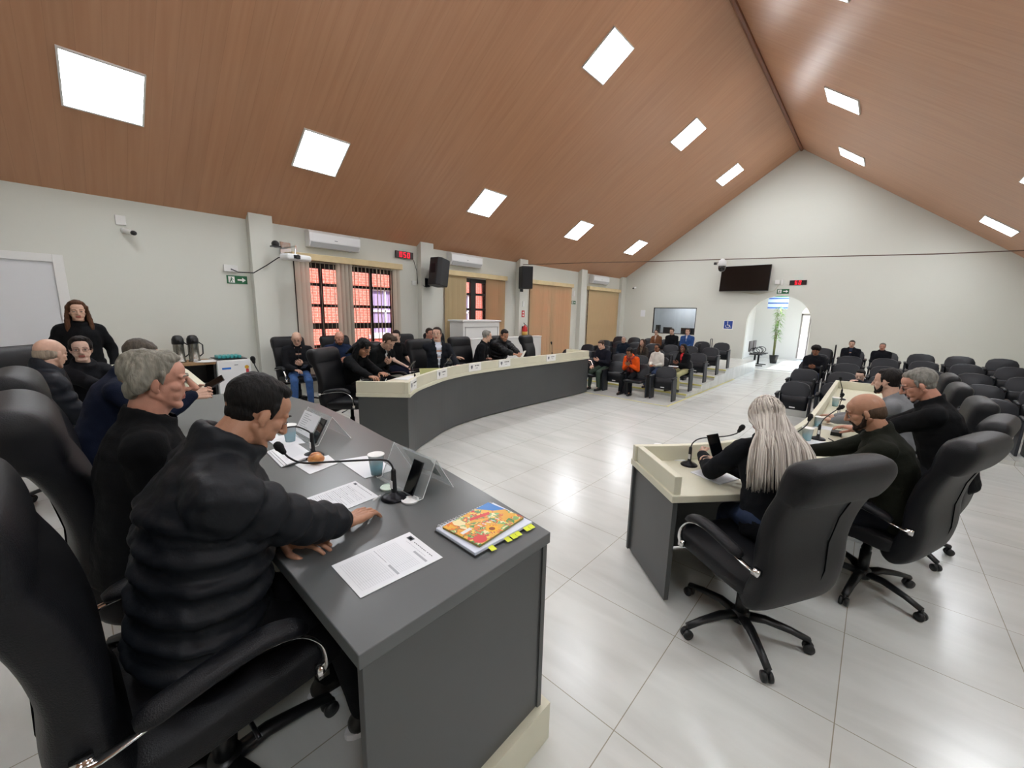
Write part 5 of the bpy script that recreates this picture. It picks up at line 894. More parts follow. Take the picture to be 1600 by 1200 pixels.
def head_mesh(lod, fem=False, old=False, down=True):
    k = (lod, fem, old, down)
    if k in _heads: return _heads[k]
    mb = MB(); vox = (0.0034, 0.0055, 0.009)[lod]; w = 0.94 if fem else 1.0
    mb.ell((0, -0.018, 0.035), (0.077 * w, 0.096, 0.086), seg=24, rings=16)
    mb.ell((0, 0.016, -0.03), (0.065 * w, 0.07, 0.08), seg=20, rings=14)
    mb.ell((0, 0.035, 0.045), (0.062 * w, 0.05, 0.05))
    for s in (-1, 1):
        mb.cap((s * 0.058 * w, -0.012, -0.04), (s * 0.022, 0.062, -0.093), 0.014 if fem else 0.017, 0.015)
        mb.ell((s * 0.04 * w, 0.049, -0.016), (0.024, 0.026, 0.022)); mb.cap((s * 0.012, 0.083, 0.024), (s * 0.044, 0.07, 0.026), 0.009, 0.008)
        mb.ell((s * 0.03, 0.052, -0.05), (0.026, 0.022, 0.026))
        mb.ell((s * 0.031, 0.074, 0.006), (0.0145, 0.0125, 0.012 if not down else 0.0115))
        mb.ell((s * 0.0805 * w, -0.008, -0.004), (0.006, 0.0155, 0.026), M=Matrix.Rotation(math.radians(-s * 18), 3, 'Z') @ Matrix.Rotation(math.radians(-10), 3, 'X')); mb.ell((s * 0.077 * w, 0.0, -0.028), (0.006, 0.009, 0.01))
        mb.ell((s * 0.012, 0.093, -0.03), (0.009, 0.011, 0.008))
    mb.cap((-0.012, 0.062, -0.094), (0.012, 0.062, -0.094), 0.018 if not fem else 0.016, 0.018 if not fem else 0.016)
    mb.cap((0, 0.085, 0.022), (0, 0.109 if not old else 0.117, -0.026), 0.0085, 0.0125 if not old else 0.0145)
    mb.ell((0, 0.071, -0.055), (0.026, 0.014, 0.018)); mb.cap((-0.017, 0.081, -0.054), (0.017, 0.081, -0.054), 0.0055, 0.0055); mb.cap((-0.015, 0.079, -0.064), (0.015, 0.079, -0.064), 0.0065, 0.0065)
    nr = 0.05 if fem else 0.06; mb.cap((0, -0.02, -0.05), (0, -0.04, -0.17), nr, nr * 1.08, 20); 
    if old: mb.cap((0, 0.035, -0.09), (0, 0.0, -0.16), 0.02, 0.015)
    v, f = remesh(mb, vox, (9, 4, 2)[lod], 0.5)
    c = fcent(v, f); mi = np.zeros(len(f), int)
    lips = (np.abs(c[:, 0]) < 0.023 - 0.35 * np.abs(c[:, 2] + 0.058)) & (c[:, 2] > -0.069) & (c[:, 2] < -0.049) & (c[:, 1] > 0.076); mi[lips] = 1
    parts = [(v, f, mi)]
    for s in (-1, 1):   # eyes, lash lines, brows
        e = MB(); e.ell((s * 0.031, 0.0765, 0.0045), (0.0115, 0.0115, 0.0075), seg=12, rings=8); parts.append((e.v[0], e.f, 2))
        e = MB(); e.ell((s * 0.031, 0.0855, 0.003 if down else 0.0045), (0.0052, 0.0035, 0.0052), seg=10, rings=6); parts.append((e.v[0], e.f, 3))
        e = MB(); e.sweep([(s * 0.018, 0.084, 0.006), (s * 0.025, 0.0885, 0.0095), (s * 0.035, 0.088, 0.0095), (s * 0.044, 0.082, 0.0055)], 0.0016, 6); parts.append((e.v[0], e.f, 3))
        e = MB(); e.sweep([(s * 0.013, 0.092, 0.027), (s * 0.025, 0.0905, 0.0325), (s * 0.038, 0.082, 0.031), (s * 0.048, 0.072, 0.025)], [0.003, 0.0042, 0.0038, 0.0015], 6, flat=(1.1, 0.6)); parts.append((e.v[0], e.f, 4))
    _heads[k] = parts; return parts
_hands = {}
def hand_mesh(lod, side, curl, spread=1.0):
    """wrist at the origin, fingers along +Y, palm towards -Z, side +1: thumb at +X"""
    k = (lod, side, curl)
    if k in _hands: return _hands[k]
    mb = MB(); fx = [-0.031, -0.0105, 0.0105, 0.031]; L = [0.062, 0.075, 0.082, 0.075]; R = [0.0078, 0.0088, 0.009, 0.0088]
    for i, x in enumerate(fx): mb.cap((x * 0.55, 0.0, 0), (x, 0.082 - 0.004 * abs(i - 2), 0), 0.0145, 0.0125)
    mb.ell((0.024, 0.03, -0.006), (0.018, 0.03, 0.014)); mb.ell((-0.022, 0.04, -0.005), (0.014, 0.034, 0.012)); mb.cap((0, -0.05, 0), (0, 0.005, 0), 0.025, 0.024, 14)
    for i, x in enumerate(fx):
        p = np.array((x, 0.084 - 0.004 * abs(i - 2), 0.002)); a = math.radians(curl * 0.35); yaw = math.radians((i - 1.6) * 3.2 * spread)
        for j, (fr, r) in enumerate(((0.46, 1.0), (0.3, 0.93), (0.24, 0.84))):
            d = np.array((math.sin(yaw) * math.cos(a), math.cos(a) * math.cos(yaw), -math.sin(a))); q = p + d * L[i] * fr; mb.cap(p, q, R[i] * r, R[i] * r * 0.94, 10); p = q; a += math.radians(curl * (0.75 if j == 0 else 0.5))
    t0 = np.array((0.03, 0.018, -0.006)); a = math.radians(min(curl, 60)); d1 = np.array((0.62, 0.72, -0.25 - 0.3 * math.sin(a))); d1 /= np.linalg.norm(d1); t1 = t0 + d1 * 0.04; d2 = np.array((0.25 - 0.4 * math.sin(a), 0.9, -0.2 - 0.4 * math.sin(a))); d2 /= np.linalg.norm(d2); t2 = t1 + d2 * 0.032; t3 = t2 + d2 * 0.022
    mb.cap(t0, t1, 0.0135, 0.011); mb.cap(t1, t2, 0.0105, 0.0095, 10); mb.cap(t2, t3, 0.0095, 0.008, 10)
    v, f = remesh(mb, (0.0028, 0.0042, 0.007)[lod], (4, 2, 1)[lod], 0.5)
    if side < 0: v = v * np.array((-1, 1, 1)); f = [q[::-1] for q in f]
    _hands[k] = (v, f); return v, f
def nz(v, amp, k, seed=0.0, st=(1, 1, 1)):
    me_n = np.array([noise.noise(Vector((p[0] * k * st[0] + seed, p[1] * k * st[1] + seed * 2, p[2] * k * st[2]))) for p in v]); return me_n * amp
def displace(v, f, amp, k, seed=0.0, st=(1, 1, 1)):
    n = np.zeros_like(v); fa = np.array([q[:4] if len(q) >= 4 else list(q) + [q[-1]] for q in f]); nn = np.cross(v[fa[:, 2]] - v[fa[:, 0]], v[fa[:, 3]] - v[fa[:, 1]])
    for c in range(4): np.add.at(n, fa[:, c], nn)
    n /= (np.linalg.norm(n, axis=1, keepdims=True) + 1e-12); d = nz(v, amp, k, seed, st)
    return v + n * d[:, None]
def unit(v): v = np.array(v, float); return v / (np.linalg.norm(v) + 1e-12)
def ik(a, b, l1, l2, pole):
    a, b = np.array(a, float), np.array(b, float); d = b - a; L = np.linalg.norm(d); L2 = min(L, (l1 + l2) * 0.995); d = d / (L + 1e-9); b = a + d * L2
    x = (l1 * l1 - l2 * l2 + L2 * L2) / (2 * L2); h = math.sqrt(max(0, l1 * l1 - x * x)); p = np.array(pole, float); p = p - d * np.dot(p, d); p = unit(p); return a + d * x + p * h, b
SKIN = {'light': '#c09a85', 'tan': '#a87a60', 'red': '#b98570', 'pale': '#cdab99', 'dark': '#6f4632', 'brown': '#8a5b40'}
def skin_mat(k): return mat('skin_' + k, SKIN[k], 0.5, bump=0.06, bscale=260, var=0.06, vscale=30)
def cloth(col, kind='cloth', col2=None):
    if kind == 'puffer': return mat('puffer' + col, col, 0.55, bump=0.3, bscale=26, spec=0.22)
    if kind == 'denim': return mat('denim' + col, col, 0.85, bump=0.15, bscale=300, var=0.2, vscale=14)
    return mat('cloth' + col + (col2 or ''), col, 0.85, bump=0.2, bscale=140, var=0.08, vscale=12, col2=col2, spec=0.15)
def hair_mat(c): return mat('hair' + c, c, 0.6, spec=0.2, bump=0.5, bscale=110, var=0.25, vscale=60, stretch=(1, 1, 0.2))
PEOPLE = []
def person(lab, top, floor, rz, lean=18, side=0, yaw=0, pitch=25, roll=0, skin='light', hair='short', hcol='#1d1612', jacket='#131417', kind='cloth', shirt=None, pants='#15161c', shoe='#141210', hands=None, curls=(28, 28), lod=1, fem=False, old=False, glasses=None, beard=None, extra=None, stand=False, bulk=1.0, hfwd=0.0, feet=None, collar=True, seat=0.52, scarf=None, group=None, buzz=None, legs=True, palm=None, open_v=None, bare=False, sc=None, hood=False):
    """top: world point of the crown. The pose is solved in the person's own frame (facing +Y, origin on the floor under the seat)"""
    r_ = math.radians; a, b = r_(lean), r_(side)
    hipz = 0.93 if stand else seat + 0.09
    sp = np.array((math.sin(b), math.sin(a) * math.cos(b), math.cos(a) * math.cos(b))); H = np.array((0, 0, hipz)); 
    spl = 0.52 if not fem else 0.49; N = H + sp * spl
    Rh = np.array(Matrix.Rotation(r_(yaw), 3, 'Z') @ Matrix.Rotation(-r_(pitch), 3, 'X') @ Matrix.Rotation(r_(roll), 3, 'Y'))
    N0 = N; Ch = N + np.array((0, hfwd, 0)) + sp * 0.03 + Rh @ np.array((0, 0.032, 0.11)); T = Ch + Rh @ np.array((0, -0.01, 0.118))
    s = sc or (top[2] - floor) / T[2]
    if sc: dz = (top[2] - floor) / s - T[2]; up3 = np.array((0, 0, dz)); H = H + up3; N = N + up3; Ch = Ch + up3; T = T + up3; hipz += dz
    cz, sz = math.cos(rz), math.sin(rz); off = np.array((cz * T[0] - sz * T[1], sz * T[0] + cz * T[1])) * s
    org = np.array((top[0] - off[0], top[1] - off[1], top[2] - T[2] * s))
    Rz = np.array(((cz, -sz, 0), (sz, cz, 0), (0, 0, 1.0))); W2L = lambda p: Rz.T @ (np.array(p, float) - org) / s
    up = sp; xr = np.array((1.0, 0, 0)); xr = unit(xr - up * np.dot(xr, up)); fw = np.cross(up, xr)     # spine frame
    def tp(x, y, t): return H + up * (spl * t) + xr * x + fw * y
    W_ = 0.18 if not fem else 0.145; W_ *= (1 + (bulk - 1) * 0.5); sh = [tp(-W_, -0.01, 0.83), tp(W_, -0.01, 0.83)]
    # hands (index 0 is the person's left (-X), 1 the right when facing +Y seen from behind)
    hd = hands or ['lap', 'lap']; tg = []
    for i, q in enumerate(hd):
        sx = (-1, 1)[i]
        if isinstance(q, str):
            q = {'lap': np.array((sx * 0.07, 0.30, hipz + 0.10)), 'knee': np.array((sx * 0.12, 0.40, hipz + 0.06)), 'side': np.array((sx * 0.25, 0.05, hipz - 0.08)), 'phone': np.array((sx * 0.035, 0.32, hipz + 0.20)), 'fold': np.array((-sx * 0.08, 0.22, hipz + 0.18)), 'belly': np.array((-sx * 0.02, 0.2, hipz + 0.17))}[q]
        else: q = W2L(q)
        tg.append(q)
    el = []; wr = []
    for i in (0, 1):
        sx = (-1, 1)[i]; e, w = ik(sh[i], tg[i], 0.29, 0.25, (sx * 0.6, -0.5, -1.0)); el.append(e); wr.append(w)
    hip = [H + np.array((-0.09, 0.02, -0.02)), H + np.array((0.09, 0.02, -0.02))]
    if stand: kn = [np.array((-0.1, 0.03, 0.5)), np.array((0.1, 0.02, 0.5))]; an = [np.array((-0.11, -0.02, 0.08)), np.array((0.11, -0.03, 0.08))]
    else:
        fy = feet or (0.40, 0.46); an = [np.array((-0.13, fy[0], 0.085)), np.array((0.13, fy[1], 0.085))]; kn = []
        for i in (0, 1):
            k_, _ = ik(hip[i], an[i], 0.43, 0.41, (0, 0.6, 1)); kn.append(k_)
    bk = bulk
    vb, vc = ((0.014, 0.0095), (0.018, 0.013), (0.024, 0.018))[lod]
    # ---- body
    B = MB(); prof = [(0, 0.165, 0.115), (0.2, 0.155, 0.11), (0.4, 0.15, 0.11), (0.6, 0.165, 0.115), (0.8, 0.165, 0.105), (0.92, 0.12, 0.075)]
    Rt = np.column_stack((xr, fw, up))
    def stack(mb_, pr_, h=0.06, step=0.05, dy=0.0, seg=24):
        tt = [q[0] for q in pr_]
        for t in np.arange(tt[0], tt[-1] + 1e-6, step): mb_.ell(tp(0, dy, t), (np.interp(t, tt, [q[1] for q in pr_]) * (0.9 if fem else 1) * bk, np.interp(t, tt, [q[2] for q in pr_]) * bk, h), M=Rt, seg=seg, rings=10)
    stack(B, [(t, rx, ry * 0.95) for t, rx, ry in prof], seg=16)
    for i in (0, 1):
        B.cap(tp(0, 0, 0.9), sh[i], 0.055, 0.05); B.cap(sh[i], el[i], 0.045, 0.038); B.cap(el[i], wr[i], 0.037, 0.026); B.cap(hip[i], kn[i], 0.075, 0.052); B.cap(kn[i], an[i], 0.05, 0.036); B.cap(an[i], an[i] + np.array((0, 0.13, -0.045)), 0.034, 0.028)
    B.cap(tp(0, 0, 0.9), N + np.array((0, hfwd * 0.7, 0)) + sp * 0.02, 0.055, 0.052)
    v, f = remesh(B, vb, 3); parts = [(v, f, 0)]
    Mh = np.eye(4); Mh[:3, :3] = Rh; Mh[:3, 3] = Ch
    for hv, hf, hm in head_mesh(lod, fem, old, pitch > 12): parts.append((tf(Mh, hv), hf, hm))
    hmats = []
    for i in (0, 1):
        hv, hf = hand_mesh(lod, (1, -1)[i], curls[i]); d = unit(wr[i] - el[i])
        if palm and palm[i] is not None: upv = np.array(palm[i], float)
        elif isinstance(hd[i], str) and hd[i] in ('phone',): d = unit(d * 0.5 + np.array(((1, -1)[i] * 0.5, 0.6, 0.25))); upv = np.array(((-1, 1)[i] * 0.6, 0.2, -0.5))
        else: upv = np.array((0, 0, 1.0))
        if not isinstance(hd[i], str): d = unit(d * np.array((1, 1, 0.12)))
        up2 = unit(upv - d * np.dot(upv, d)); x = np.cross(d, up2); M = np.eye(4); M[:3, 0] = x; M[:3, 1] = d; M[:3, 2] = up2; M[:3, 3] = wr[i]; parts.append((tf(M, hv * (1.1 if lod == 0 and not fem else 1.0)), hf, 0)); hmats.append(M)
    root = bpy.data.objects.new('person', mk(parts, 'person')); C.objects.link(root); root.location = org; root.rotation_euler = (0, 0, rz); root.scale = (s,) * 3
    sk = skin_mat(skin); lipc = {'dark': '#5a2e2a', 'brown': '#7a4238'}.get(skin, '#a05a50')
    for m in (sk, mat('lips' + lipc, lipc, 0.45), mat('eye_white', '#cfc8c0', 0.3), mat('eye_dark', '#17100c', 0.3), mat('brow' + hcol, hcol if hair != 'bald' else '#4a3a30', 0.8)): root.data.materials.append(m)
    tag(root, lab, 'person', group)
    def child(name, mesh, m): 
        if not isinstance(m, (list, tuple)): m = [m]
        for q in m: mesh.materials.append(q)
        o = bpy.data.objects.new(name, mesh); C.objects.link(o); o.parent = root; return o
    # ---- jacket
    J = MB(); g = 1.0
    if kind == 'puffer':
        pj = [(-0.2, 0.188, 0.142), (0.1, 0.19, 0.145), (0.35, 0.186, 0.143), (0.6, 0.192, 0.145), (0.76, 0.188, 0.135), (0.88, 0.145, 0.105), (0.95, 0.1, 0.085)]
        stack(J, pj, seg=28); tt = [q[0] for q in pj]
        for t in np.arange(-0.14, 0.85, 0.165): J.ell(tp(0, 0.0, t), ((np.interp(t, tt, [q[1] for q in pj]) + 0.016) * bk * (0.9 if fem else 1), (np.interp(t, tt, [q[2] for q in pj]) + 0.016) * bk, 0.062), M=Rt, seg=30, rings=14)
        for i in (0, 1):
            J.cap(tp(0, 0, 0.9), sh[i], 0.08 * bk, 0.078 * bk)
            for A, Bp, r0, r1, m_ in ((sh[i], el[i], 0.088, 0.076, 3), (el[i], wr[i] - unit(wr[i] - el[i]) * 0.05, 0.076, 0.054, 3)):
                A, Bp = np.array(A), np.array(Bp); dd = unit(Bp - A); e1 = unit(np.cross(dd, (0.1, 0.2, 1))); e2 = np.cross(dd, e1); Rm = np.column_stack((e1, e2, dd))
                for k in range(m_):
                    u = (k + 0.4) / m_; rr_ = (r0 + (r1 - r0) * u) * (0.5 + 0.5 * bk); J.ell(A + (Bp - A) * u, (rr_ * 1.03, rr_ * 1.03, 0.062), M=Rm); 
                J.cap(A, Bp, r0 * 0.93, r1 * 0.93)
    else:
        pj = [(-0.2, 0.18, 0.13), (0, 0.18, 0.132), (0.2, 0.172, 0.13), (0.4, 0.168, 0.128), (0.6, 0.182, 0.132), (0.76, 0.178, 0.122), (0.88, 0.135, 0.095), (0.95, 0.09, 0.075)]
        stack(J, pj)
        for i in (0, 1):
            J.cap(tp(0, 0, 0.9), sh[i], 0.07, 0.068 * (0.5 + 0.5 * bk)); J.cap(sh[i], el[i] if not bare else sh[i] + (el[i] - sh[i]) * 0.7, 0.07 * (0.5 + 0.5 * bk), 0.06)
            if not bare: J.cap(el[i], wr[i] - unit(wr[i] - el[i]) * 0.01, 0.058, 0.043)
    if collar:
        for k in range(30):
            an_ = 2 * math.pi * k / 30; x, y = math.cos(an_), math.sin(an_)
            hgt = 1.035 - 0.055 * y + (0.02 if kind == 'puffer' else 0); J.cap(tp(x * 0.08, y * 0.076 + 0.005, 0.91), tp(x * 0.083, y * 0.08 + 0.012 + hfwd * 0.75, hgt + (0.05 * (0.5 - 0.5 * y) if kind == 'puffer' else 0.0)), 0.02 if kind != 'puffer' else 0.027, 0.011 if kind != 'puffer' else 0.022, 8)
    if hood:
        for k in range(9):
            an_ = math.pi + math.pi * k / 8; x, y = math.cos(an_), math.sin(an_); J.ell(tp(x * 0.11, y * 0.1 - 0.01, 0.98 - 0.03 * abs(x)), (0.048, 0.045, 0.045))
    v, f = remesh(J, vc, 2 if kind == 'puffer' else 4, 0.45)
    v = displace(v, f, 0.007 if kind != 'puffer' else 0.008, 9 if kind != 'puffer' else 13, len(PEOPLE) * 3.1, (1, 1, 1.8)); v = displace(v, f, 0.004 if kind != 'puffer' else 0.005, 24, len(PEOPLE) * 1.7)
    if open_v is not None:
        c = fcent(v, f) - H; ct = c @ up / spl; cx = c @ xr; cy = c @ fw; w0, t0 = open_v
        keep = ~((cy > 0.03) & (np.abs(cx) < w0 * np.clip((ct - t0) / (1.0 - t0), 0, 1.0)) & (ct > t0)); f = [q for q, kk in zip(f, keep) if kk]
        used = np.unique(np.array(f).ravel()); mp_ = -np.ones(len(v), int); mp_[used] = np.arange(len(used)); v = v[used]; f = [[int(mp_[i]) for i in q] for q in f]
        Sh = MB()
        for t, rx, ry in [(-0.05, 0.165, 0.118), (0.2, 0.158, 0.115), (0.4, 0.155, 0.115), (0.6, 0.168, 0.119), (0.8, 0.15, 0.1), (0.9, 0.09, 0.07)]: Sh.ell(tp(0, 0.006, t), (rx * bk * (0.9 if fem else 1), ry * bk, 0.085), M=Rt)
        for k in range(24):
            an_ = 2 * math.pi * k / 24; Sh.cap(tp(math.cos(an_) * 0.06, math.sin(an_) * 0.058, 0.92), tp(math.cos(an_) * 0.06, math.sin(an_) * 0.06, 1.0), 0.012, 0.008, 8)
        sv, sf = remesh(Sh, vc, 3); child('shirt', mk([(sv, sf, 0)]), cloth(shirt or '#c9ccd2'))
    child('jacket' if kind != 'tee' else 'shirt', mk([(v, f, 0)]), cloth(jacket, kind))
    # ---- trousers and shoes
    if legs:
        P = MB(); P.ell(H + np.array((0, 0.0, -0.01)), (0.175 * bk, 0.135 * bk, 0.11))
        for i in (0, 1): P.cap(hip[i], kn[i], 0.092 * (0.5 + 0.5 * bk), 0.068); P.cap(kn[i], an[i] + np.array((0, 0, 0.015)), 0.066, 0.052)
        v, f = remesh(P, vc * 1.1, 3); v = displace(v, f, 0.006, 12, len(PEOPLE) * 2.3); child('trousers', mk([(v, f, 0)]), cloth(pants, 'denim' if pants in ('#2d4f80', '#23355a', '#1d2d4a') else 'cloth'))
        for i in (0, 1):
            Q = MB(); A = an[i]; Q.cap(A + np.array((0, -0.03, -0.04)), A + np.array((0, 0.13, -0.048)), 0.042, 0.036); Q.cap(A + np.array((0, 0.05, -0.03)), A + np.array((0, -0.01, -0.0)), 0.04, 0.042); v, f = remesh(Q, 0.009, 2); v[:, 2] = np.maximum(v[:, 2], 0.004); so = child('shoe', mk([(v, f, 0)]), mat('shoe' + shoe, shoe, 0.45))
            if lod == 0: Z = MB(); Z.prism([(A[0] + 0.046 * math.cos(q), A[1] + 0.05 + 0.135 * math.sin(q)) for q in np.linspace(0, 6.283, 20)[:-1]], 0.002, 0.028); z_ = bpy.data.objects.new('sole', Z.mesh('sole')); z_.data.materials.append(M_TAG); C.objects.link(z_); z_.parent = so
    # ---- hair
    hm = hair_mat(hcol); X = MB(); vh = (0.0042, 0.007, 0.011)[lod]; rr = random.Random(len(PEOPLE) + 11); amp, kk = 0.003, 60
    if hair in ('short', 'full', 'recede', 'wavy', 'swept'):
        gx = 1.03 if hair == 'wavy' else 1.0
        X.ell((0, -0.03, 0.046), (0.0835 * gx, 0.092 * gx, 0.084 * gx), seg=24, rings=16); X.ell((0, -0.045, -0.006), (0.067, 0.053, 0.052))
        if hair != 'recede': X.ell((0, 0.006, 0.096), (0.064, 0.058, 0.03)); 
        else: X.ell((0, -0.01, 0.09), (0.07, 0.06, 0.038))
        for s_ in (-1, 1): X.cap((s_ * 0.074, 0.012, 0.04), (s_ * 0.075, 0.014, 0.0), 0.011, 0.006)
        if hair == 'swept':
            for k in range(10): X.cap((-0.05 + 0.011 * k, 0.03, 0.115), (-0.055 + 0.012 * k, 0.075, 0.095 + rr.uniform(-0.01, 0.008)), 0.014, 0.009)
        if hair == 'wavy':
            for s_ in (-1, 1): X.ell((s_ * 0.04, -0.072, -0.02), (0.034, 0.03, 0.04)); X.ell((s_ * 0.075, -0.05, 0.01), (0.02, 0.035, 0.05))
            amp, kk = 0.011, 24
    elif hair == 'bald':
        X.ell((0, -0.03, 0.002), (0.079, 0.083, 0.066), seg=24, rings=14); X.ell((0, -0.06, -0.02), (0.062, 0.05, 0.05)); amp = 0.001
    elif hair == 'afro':
        X.ell((0, -0.025, 0.075), (0.115, 0.115, 0.085)); X.ell((0, 0.02, 0.1), (0.085, 0.075, 0.055)); amp, kk = 0.014, 70
    elif hair in ('long', 'bob', 'tied', 'longfringe'):
        X.ell((0, -0.03, 0.046), (0.086, 0.095, 0.087), seg=24, rings=16); X.ell((0, 0.005, 0.1), (0.066, 0.06, 0.03))
        if hair != 'tied':
            Lh = {'long': 0.34, 'bob': 0.15, 'longfringe': 0.22}[hair]
            for k in range(30):
                an_ = math.radians(200 + (k % 15) * 10 - 60 + 20) if False else math.radians(168 + 204 * (k % 15) / 14); x0, y0 = 0.082 * math.cos(an_), -0.02 + 0.085 * math.sin(an_)
                out_ = 1.12 if k < 15 else 1.25; X.sweep([(x0, y0, 0.06), (x0 * 1.08, y0 * 1.06 - 0.004, -0.03), (x0 * out_, y0 * 1.08 + (0.03 if abs(x0) > 0.06 else -0.03), -0.11), (x0 * out_ * 1.12, y0 * 1.05 + (0.085 if abs(x0) > 0.06 else -0.07), -0.11 - (Lh - 0.1) * rr.uniform(0.8, 1.05))], [0.016, 0.021, 0.02, 0.009], 8)
            if hair == 'longfringe':
                for k in range(9): X.cap((-0.055 + 0.0137 * k, 0.045, 0.098), (-0.06 + 0.015 * k, 0.077, 0.05), 0.014, 0.009)
        else:
            X.ell((0, -0.1, 0.04), (0.045, 0.04, 0.045))
            for s_ in (-1, 1): X.ell((s_ * 0.068, 0.0, 0.03), (0.018, 0.035, 0.04))
        amp, kk = 0.006, 50
    elif hair == 'curly':
        for k in range(60):
            a1, a2 = rr.uniform(0, 6.28), rr.uniform(-0.9, 1.5); c_ = np.array((0, -0.03, 0.04)) + np.array((math.cos(a1) * math.cos(a2) * 0.09, math.sin(a1) * math.cos(a2) * 0.098, math.sin(a2) * 0.09))
            if c_[1] > 0.04 and c_[2] < 0.08: continue
            X.ell(c_, (0.026, 0.026, 0.024))
        X.ell((0, -0.03, 0.046), (0.088, 0.095, 0.088)); amp, kk = 0.012, 50
    if hair == 'blonde':
        X.ell((0, -0.028, 0.046), (0.087, 0.096, 0.089), seg=26, rings=18); parts_ = [(X.v[0], X.f, 0)]; 
        # long strands, each gathered from the parting down over the back; drawn in the upright frame
        upL = Rh.T @ np.array((0, 0, -1.0)); bkL = Rh.T @ (-fw)
        for k in range(420):
            an_ = rr.uniform(0, 2 * math.pi); el_ = rr.uniform(0.0, 1.35); d0 = np.array((math.cos(an_) * math.cos(el_), math.sin(an_) * math.cos(el_), math.sin(el_))); p0 = np.array((0, -0.028, 0.046)) + d0 * np.array((0.088, 0.097, 0.09))
            if p0[1] > 0.045 and p0[2] < 0.085 : continue
            if p0[1] > 0.03: p0[1] = 0.03
            th = math.atan2(p0[1] + 0.02, p0[0]); sd_ = 1 if p0[0] > 0 else -1
            base = np.array((math.cos(th) * 0.093, -0.028 + math.sin(th) * 0.1, 0.0)); 
            if base[1] > 0.02: base = np.array((sd_ * 0.092, 0.02, 0.0))
            q0 = np.array((0, 0, 0.115)) + rr.uniform(-0.01, 0.01) + np.array((0, rr.uniform(-0.06, 0.02), 0)); xs = base[0] * rr.uniform(0.9, 1.7) + rr.uniform(-0.02, 0.02); L2H = lambda p: Rh.T @ (np.array(p) - Ch)
            dy_ = -0.165 - rr.uniform(0, 0.035); e0 = L2H(tp(base[0] * 1.15, -0.1 + 0.25 * base[1], 1.08)); e1 = L2H(tp(xs, dy_, 0.82)); e2 = L2H(tp(xs * 1.15, dy_ - 0.015, rr.uniform(0.3, 0.52)))
            pth = smooth_path3([q0, p0, base, e0, e1, e2], 3); m_ = MB(); m_.sweep(pth, [0.002] + [rr.uniform(0.0035, 0.0055)] * (len(pth) - 3) + [0.003, 0.0008], 5); parts_.append((m_.v[0], m_.f, rr.choice((0, 0, 1, 1, 2))))
        # inner mass so nothing shows through
        Y = MB(); Y.ell((0, -0.04, -0.0), (0.082, 0.075, 0.09)); Y.sweep([np.array((0, -0.05, -0.02)), L2H(tp(0, -0.09, 1.1)), L2H(tp(0, -0.14, 0.85)), L2H(tp(0, -0.155, 0.6))], [0.075, 0.085, 0.1, 0.09], 16, flat=(1.3, 0.4)); yv, yf = remesh(Y, 0.008, 4); parts_.append((yv, yf, 1))
        hm_ = mk([(tf(Mh, v_), f_, m_) for v_, f_, m_ in parts_]); child('hair', hm_, [mat('hair_blonde_light', '#c9c2b6', 0.45), mat('hair_blonde_mid', '#aba298', 0.45), mat('hair_blonde_dark', '#857b70', 0.5)])
    elif X.n:
        v, f = remesh(X, vh, 3); v = displace(v, f, amp, kk, len(PEOPLE) * 5.1, (1, 1, 0.5)); v = displace(v, f, 0.004, 75, 2.0, (1, 1, 0.6)) if hair == 'wavy' else v; child('hair', mk([(tf(Mh, v), f, 0)]), hm)
    if beard:
        Y = MB()
        for s_ in (-1, 1): Y.cap((s_ * 0.064, 0.008, -0.03), (s_ * 0.05, 0.03, -0.07), 0.013, 0.017); Y.cap((s_ * 0.05, 0.03, -0.07), (s_ * 0.015, 0.075, -0.092), 0.018, 0.017); Y.cap((s_ * 0.024, 0.081, -0.05), (s_ * 0.028, 0.075, -0.08), 0.006, 0.009); Y.cap((0, 0.094, -0.044), (s_ * 0.022, 0.084, -0.048), 0.0045, 0.005)
        Y.cap((-0.015, 0.075, -0.094), (0.015, 0.075, -0.094), 0.018, 0.018); v, f = remesh(Y, vh * 0.8, 2); v = displace(v, f, 0.002, 90); child('beard', mk([(tf(Mh, v), f, 0)]), hair_mat(beard))
    if glasses:
        Y = MB()
        for s_ in (-1, 1):
            Y.sweep([(s_ * 0.031 + 0.021 * math.cos(q), 0.094 - 0.004 * abs(math.cos(q)), 0.004 + 0.015 * math.sin(q)) for q in np.linspace(0, 6.283, 15)], 0.0016 if lod < 2 else 0.0025, 6, caps=False); Y.sweep([(s_ * 0.051, 0.091, 0.007), (s_ * 0.07, 0.05, 0.008), (s_ * 0.078, -0.005, 0.006)], 0.0016, 6)
        Y.sweep([(-0.011, 0.0955, 0.008), (0.011, 0.0955, 0.008)], 0.0018, 6); me = Y.mesh('glasses', True); me.transform(Matrix([list(q) for q in Mh])); child('glasses', me, mat('frame' + glasses, glasses, 0.3))
    if scarf:
        Y = MB(); 
        for k in range(12): an_ = 2 * math.pi * k / 12; Y.ell(tp(0.085 * math.cos(an_), 0.085 * math.sin(an_) + 0.015, 0.98), (0.035, 0.035, 0.035))
        Y.sweep([tp(-0.04, 0.13, 0.93), tp(-0.05, 0.165, 0.6), tp(-0.06, 0.18, 0.1)], [0.03, 0.04, 0.04], 8, flat=(1.2, 0.5)); Y.sweep([tp(0.04, 0.13, 0.93), tp(0.05, 0.165, 0.6), tp(0.05, 0.18, 0.05)], [0.03, 0.04, 0.04], 8, flat=(1.2, 0.5)); v, f = remesh(Y, 0.012, 2); v = displace(v, f, 0.008, 30); child('scarf', mk([(v, f, 0)]), mat('scarf_tartan', '#3a1216', 0.9, col2='#a03a2a', vscale=26))
    if extra: extra(root, dict(tp=tp, Mh=Mh, child=child, hands=hmats))
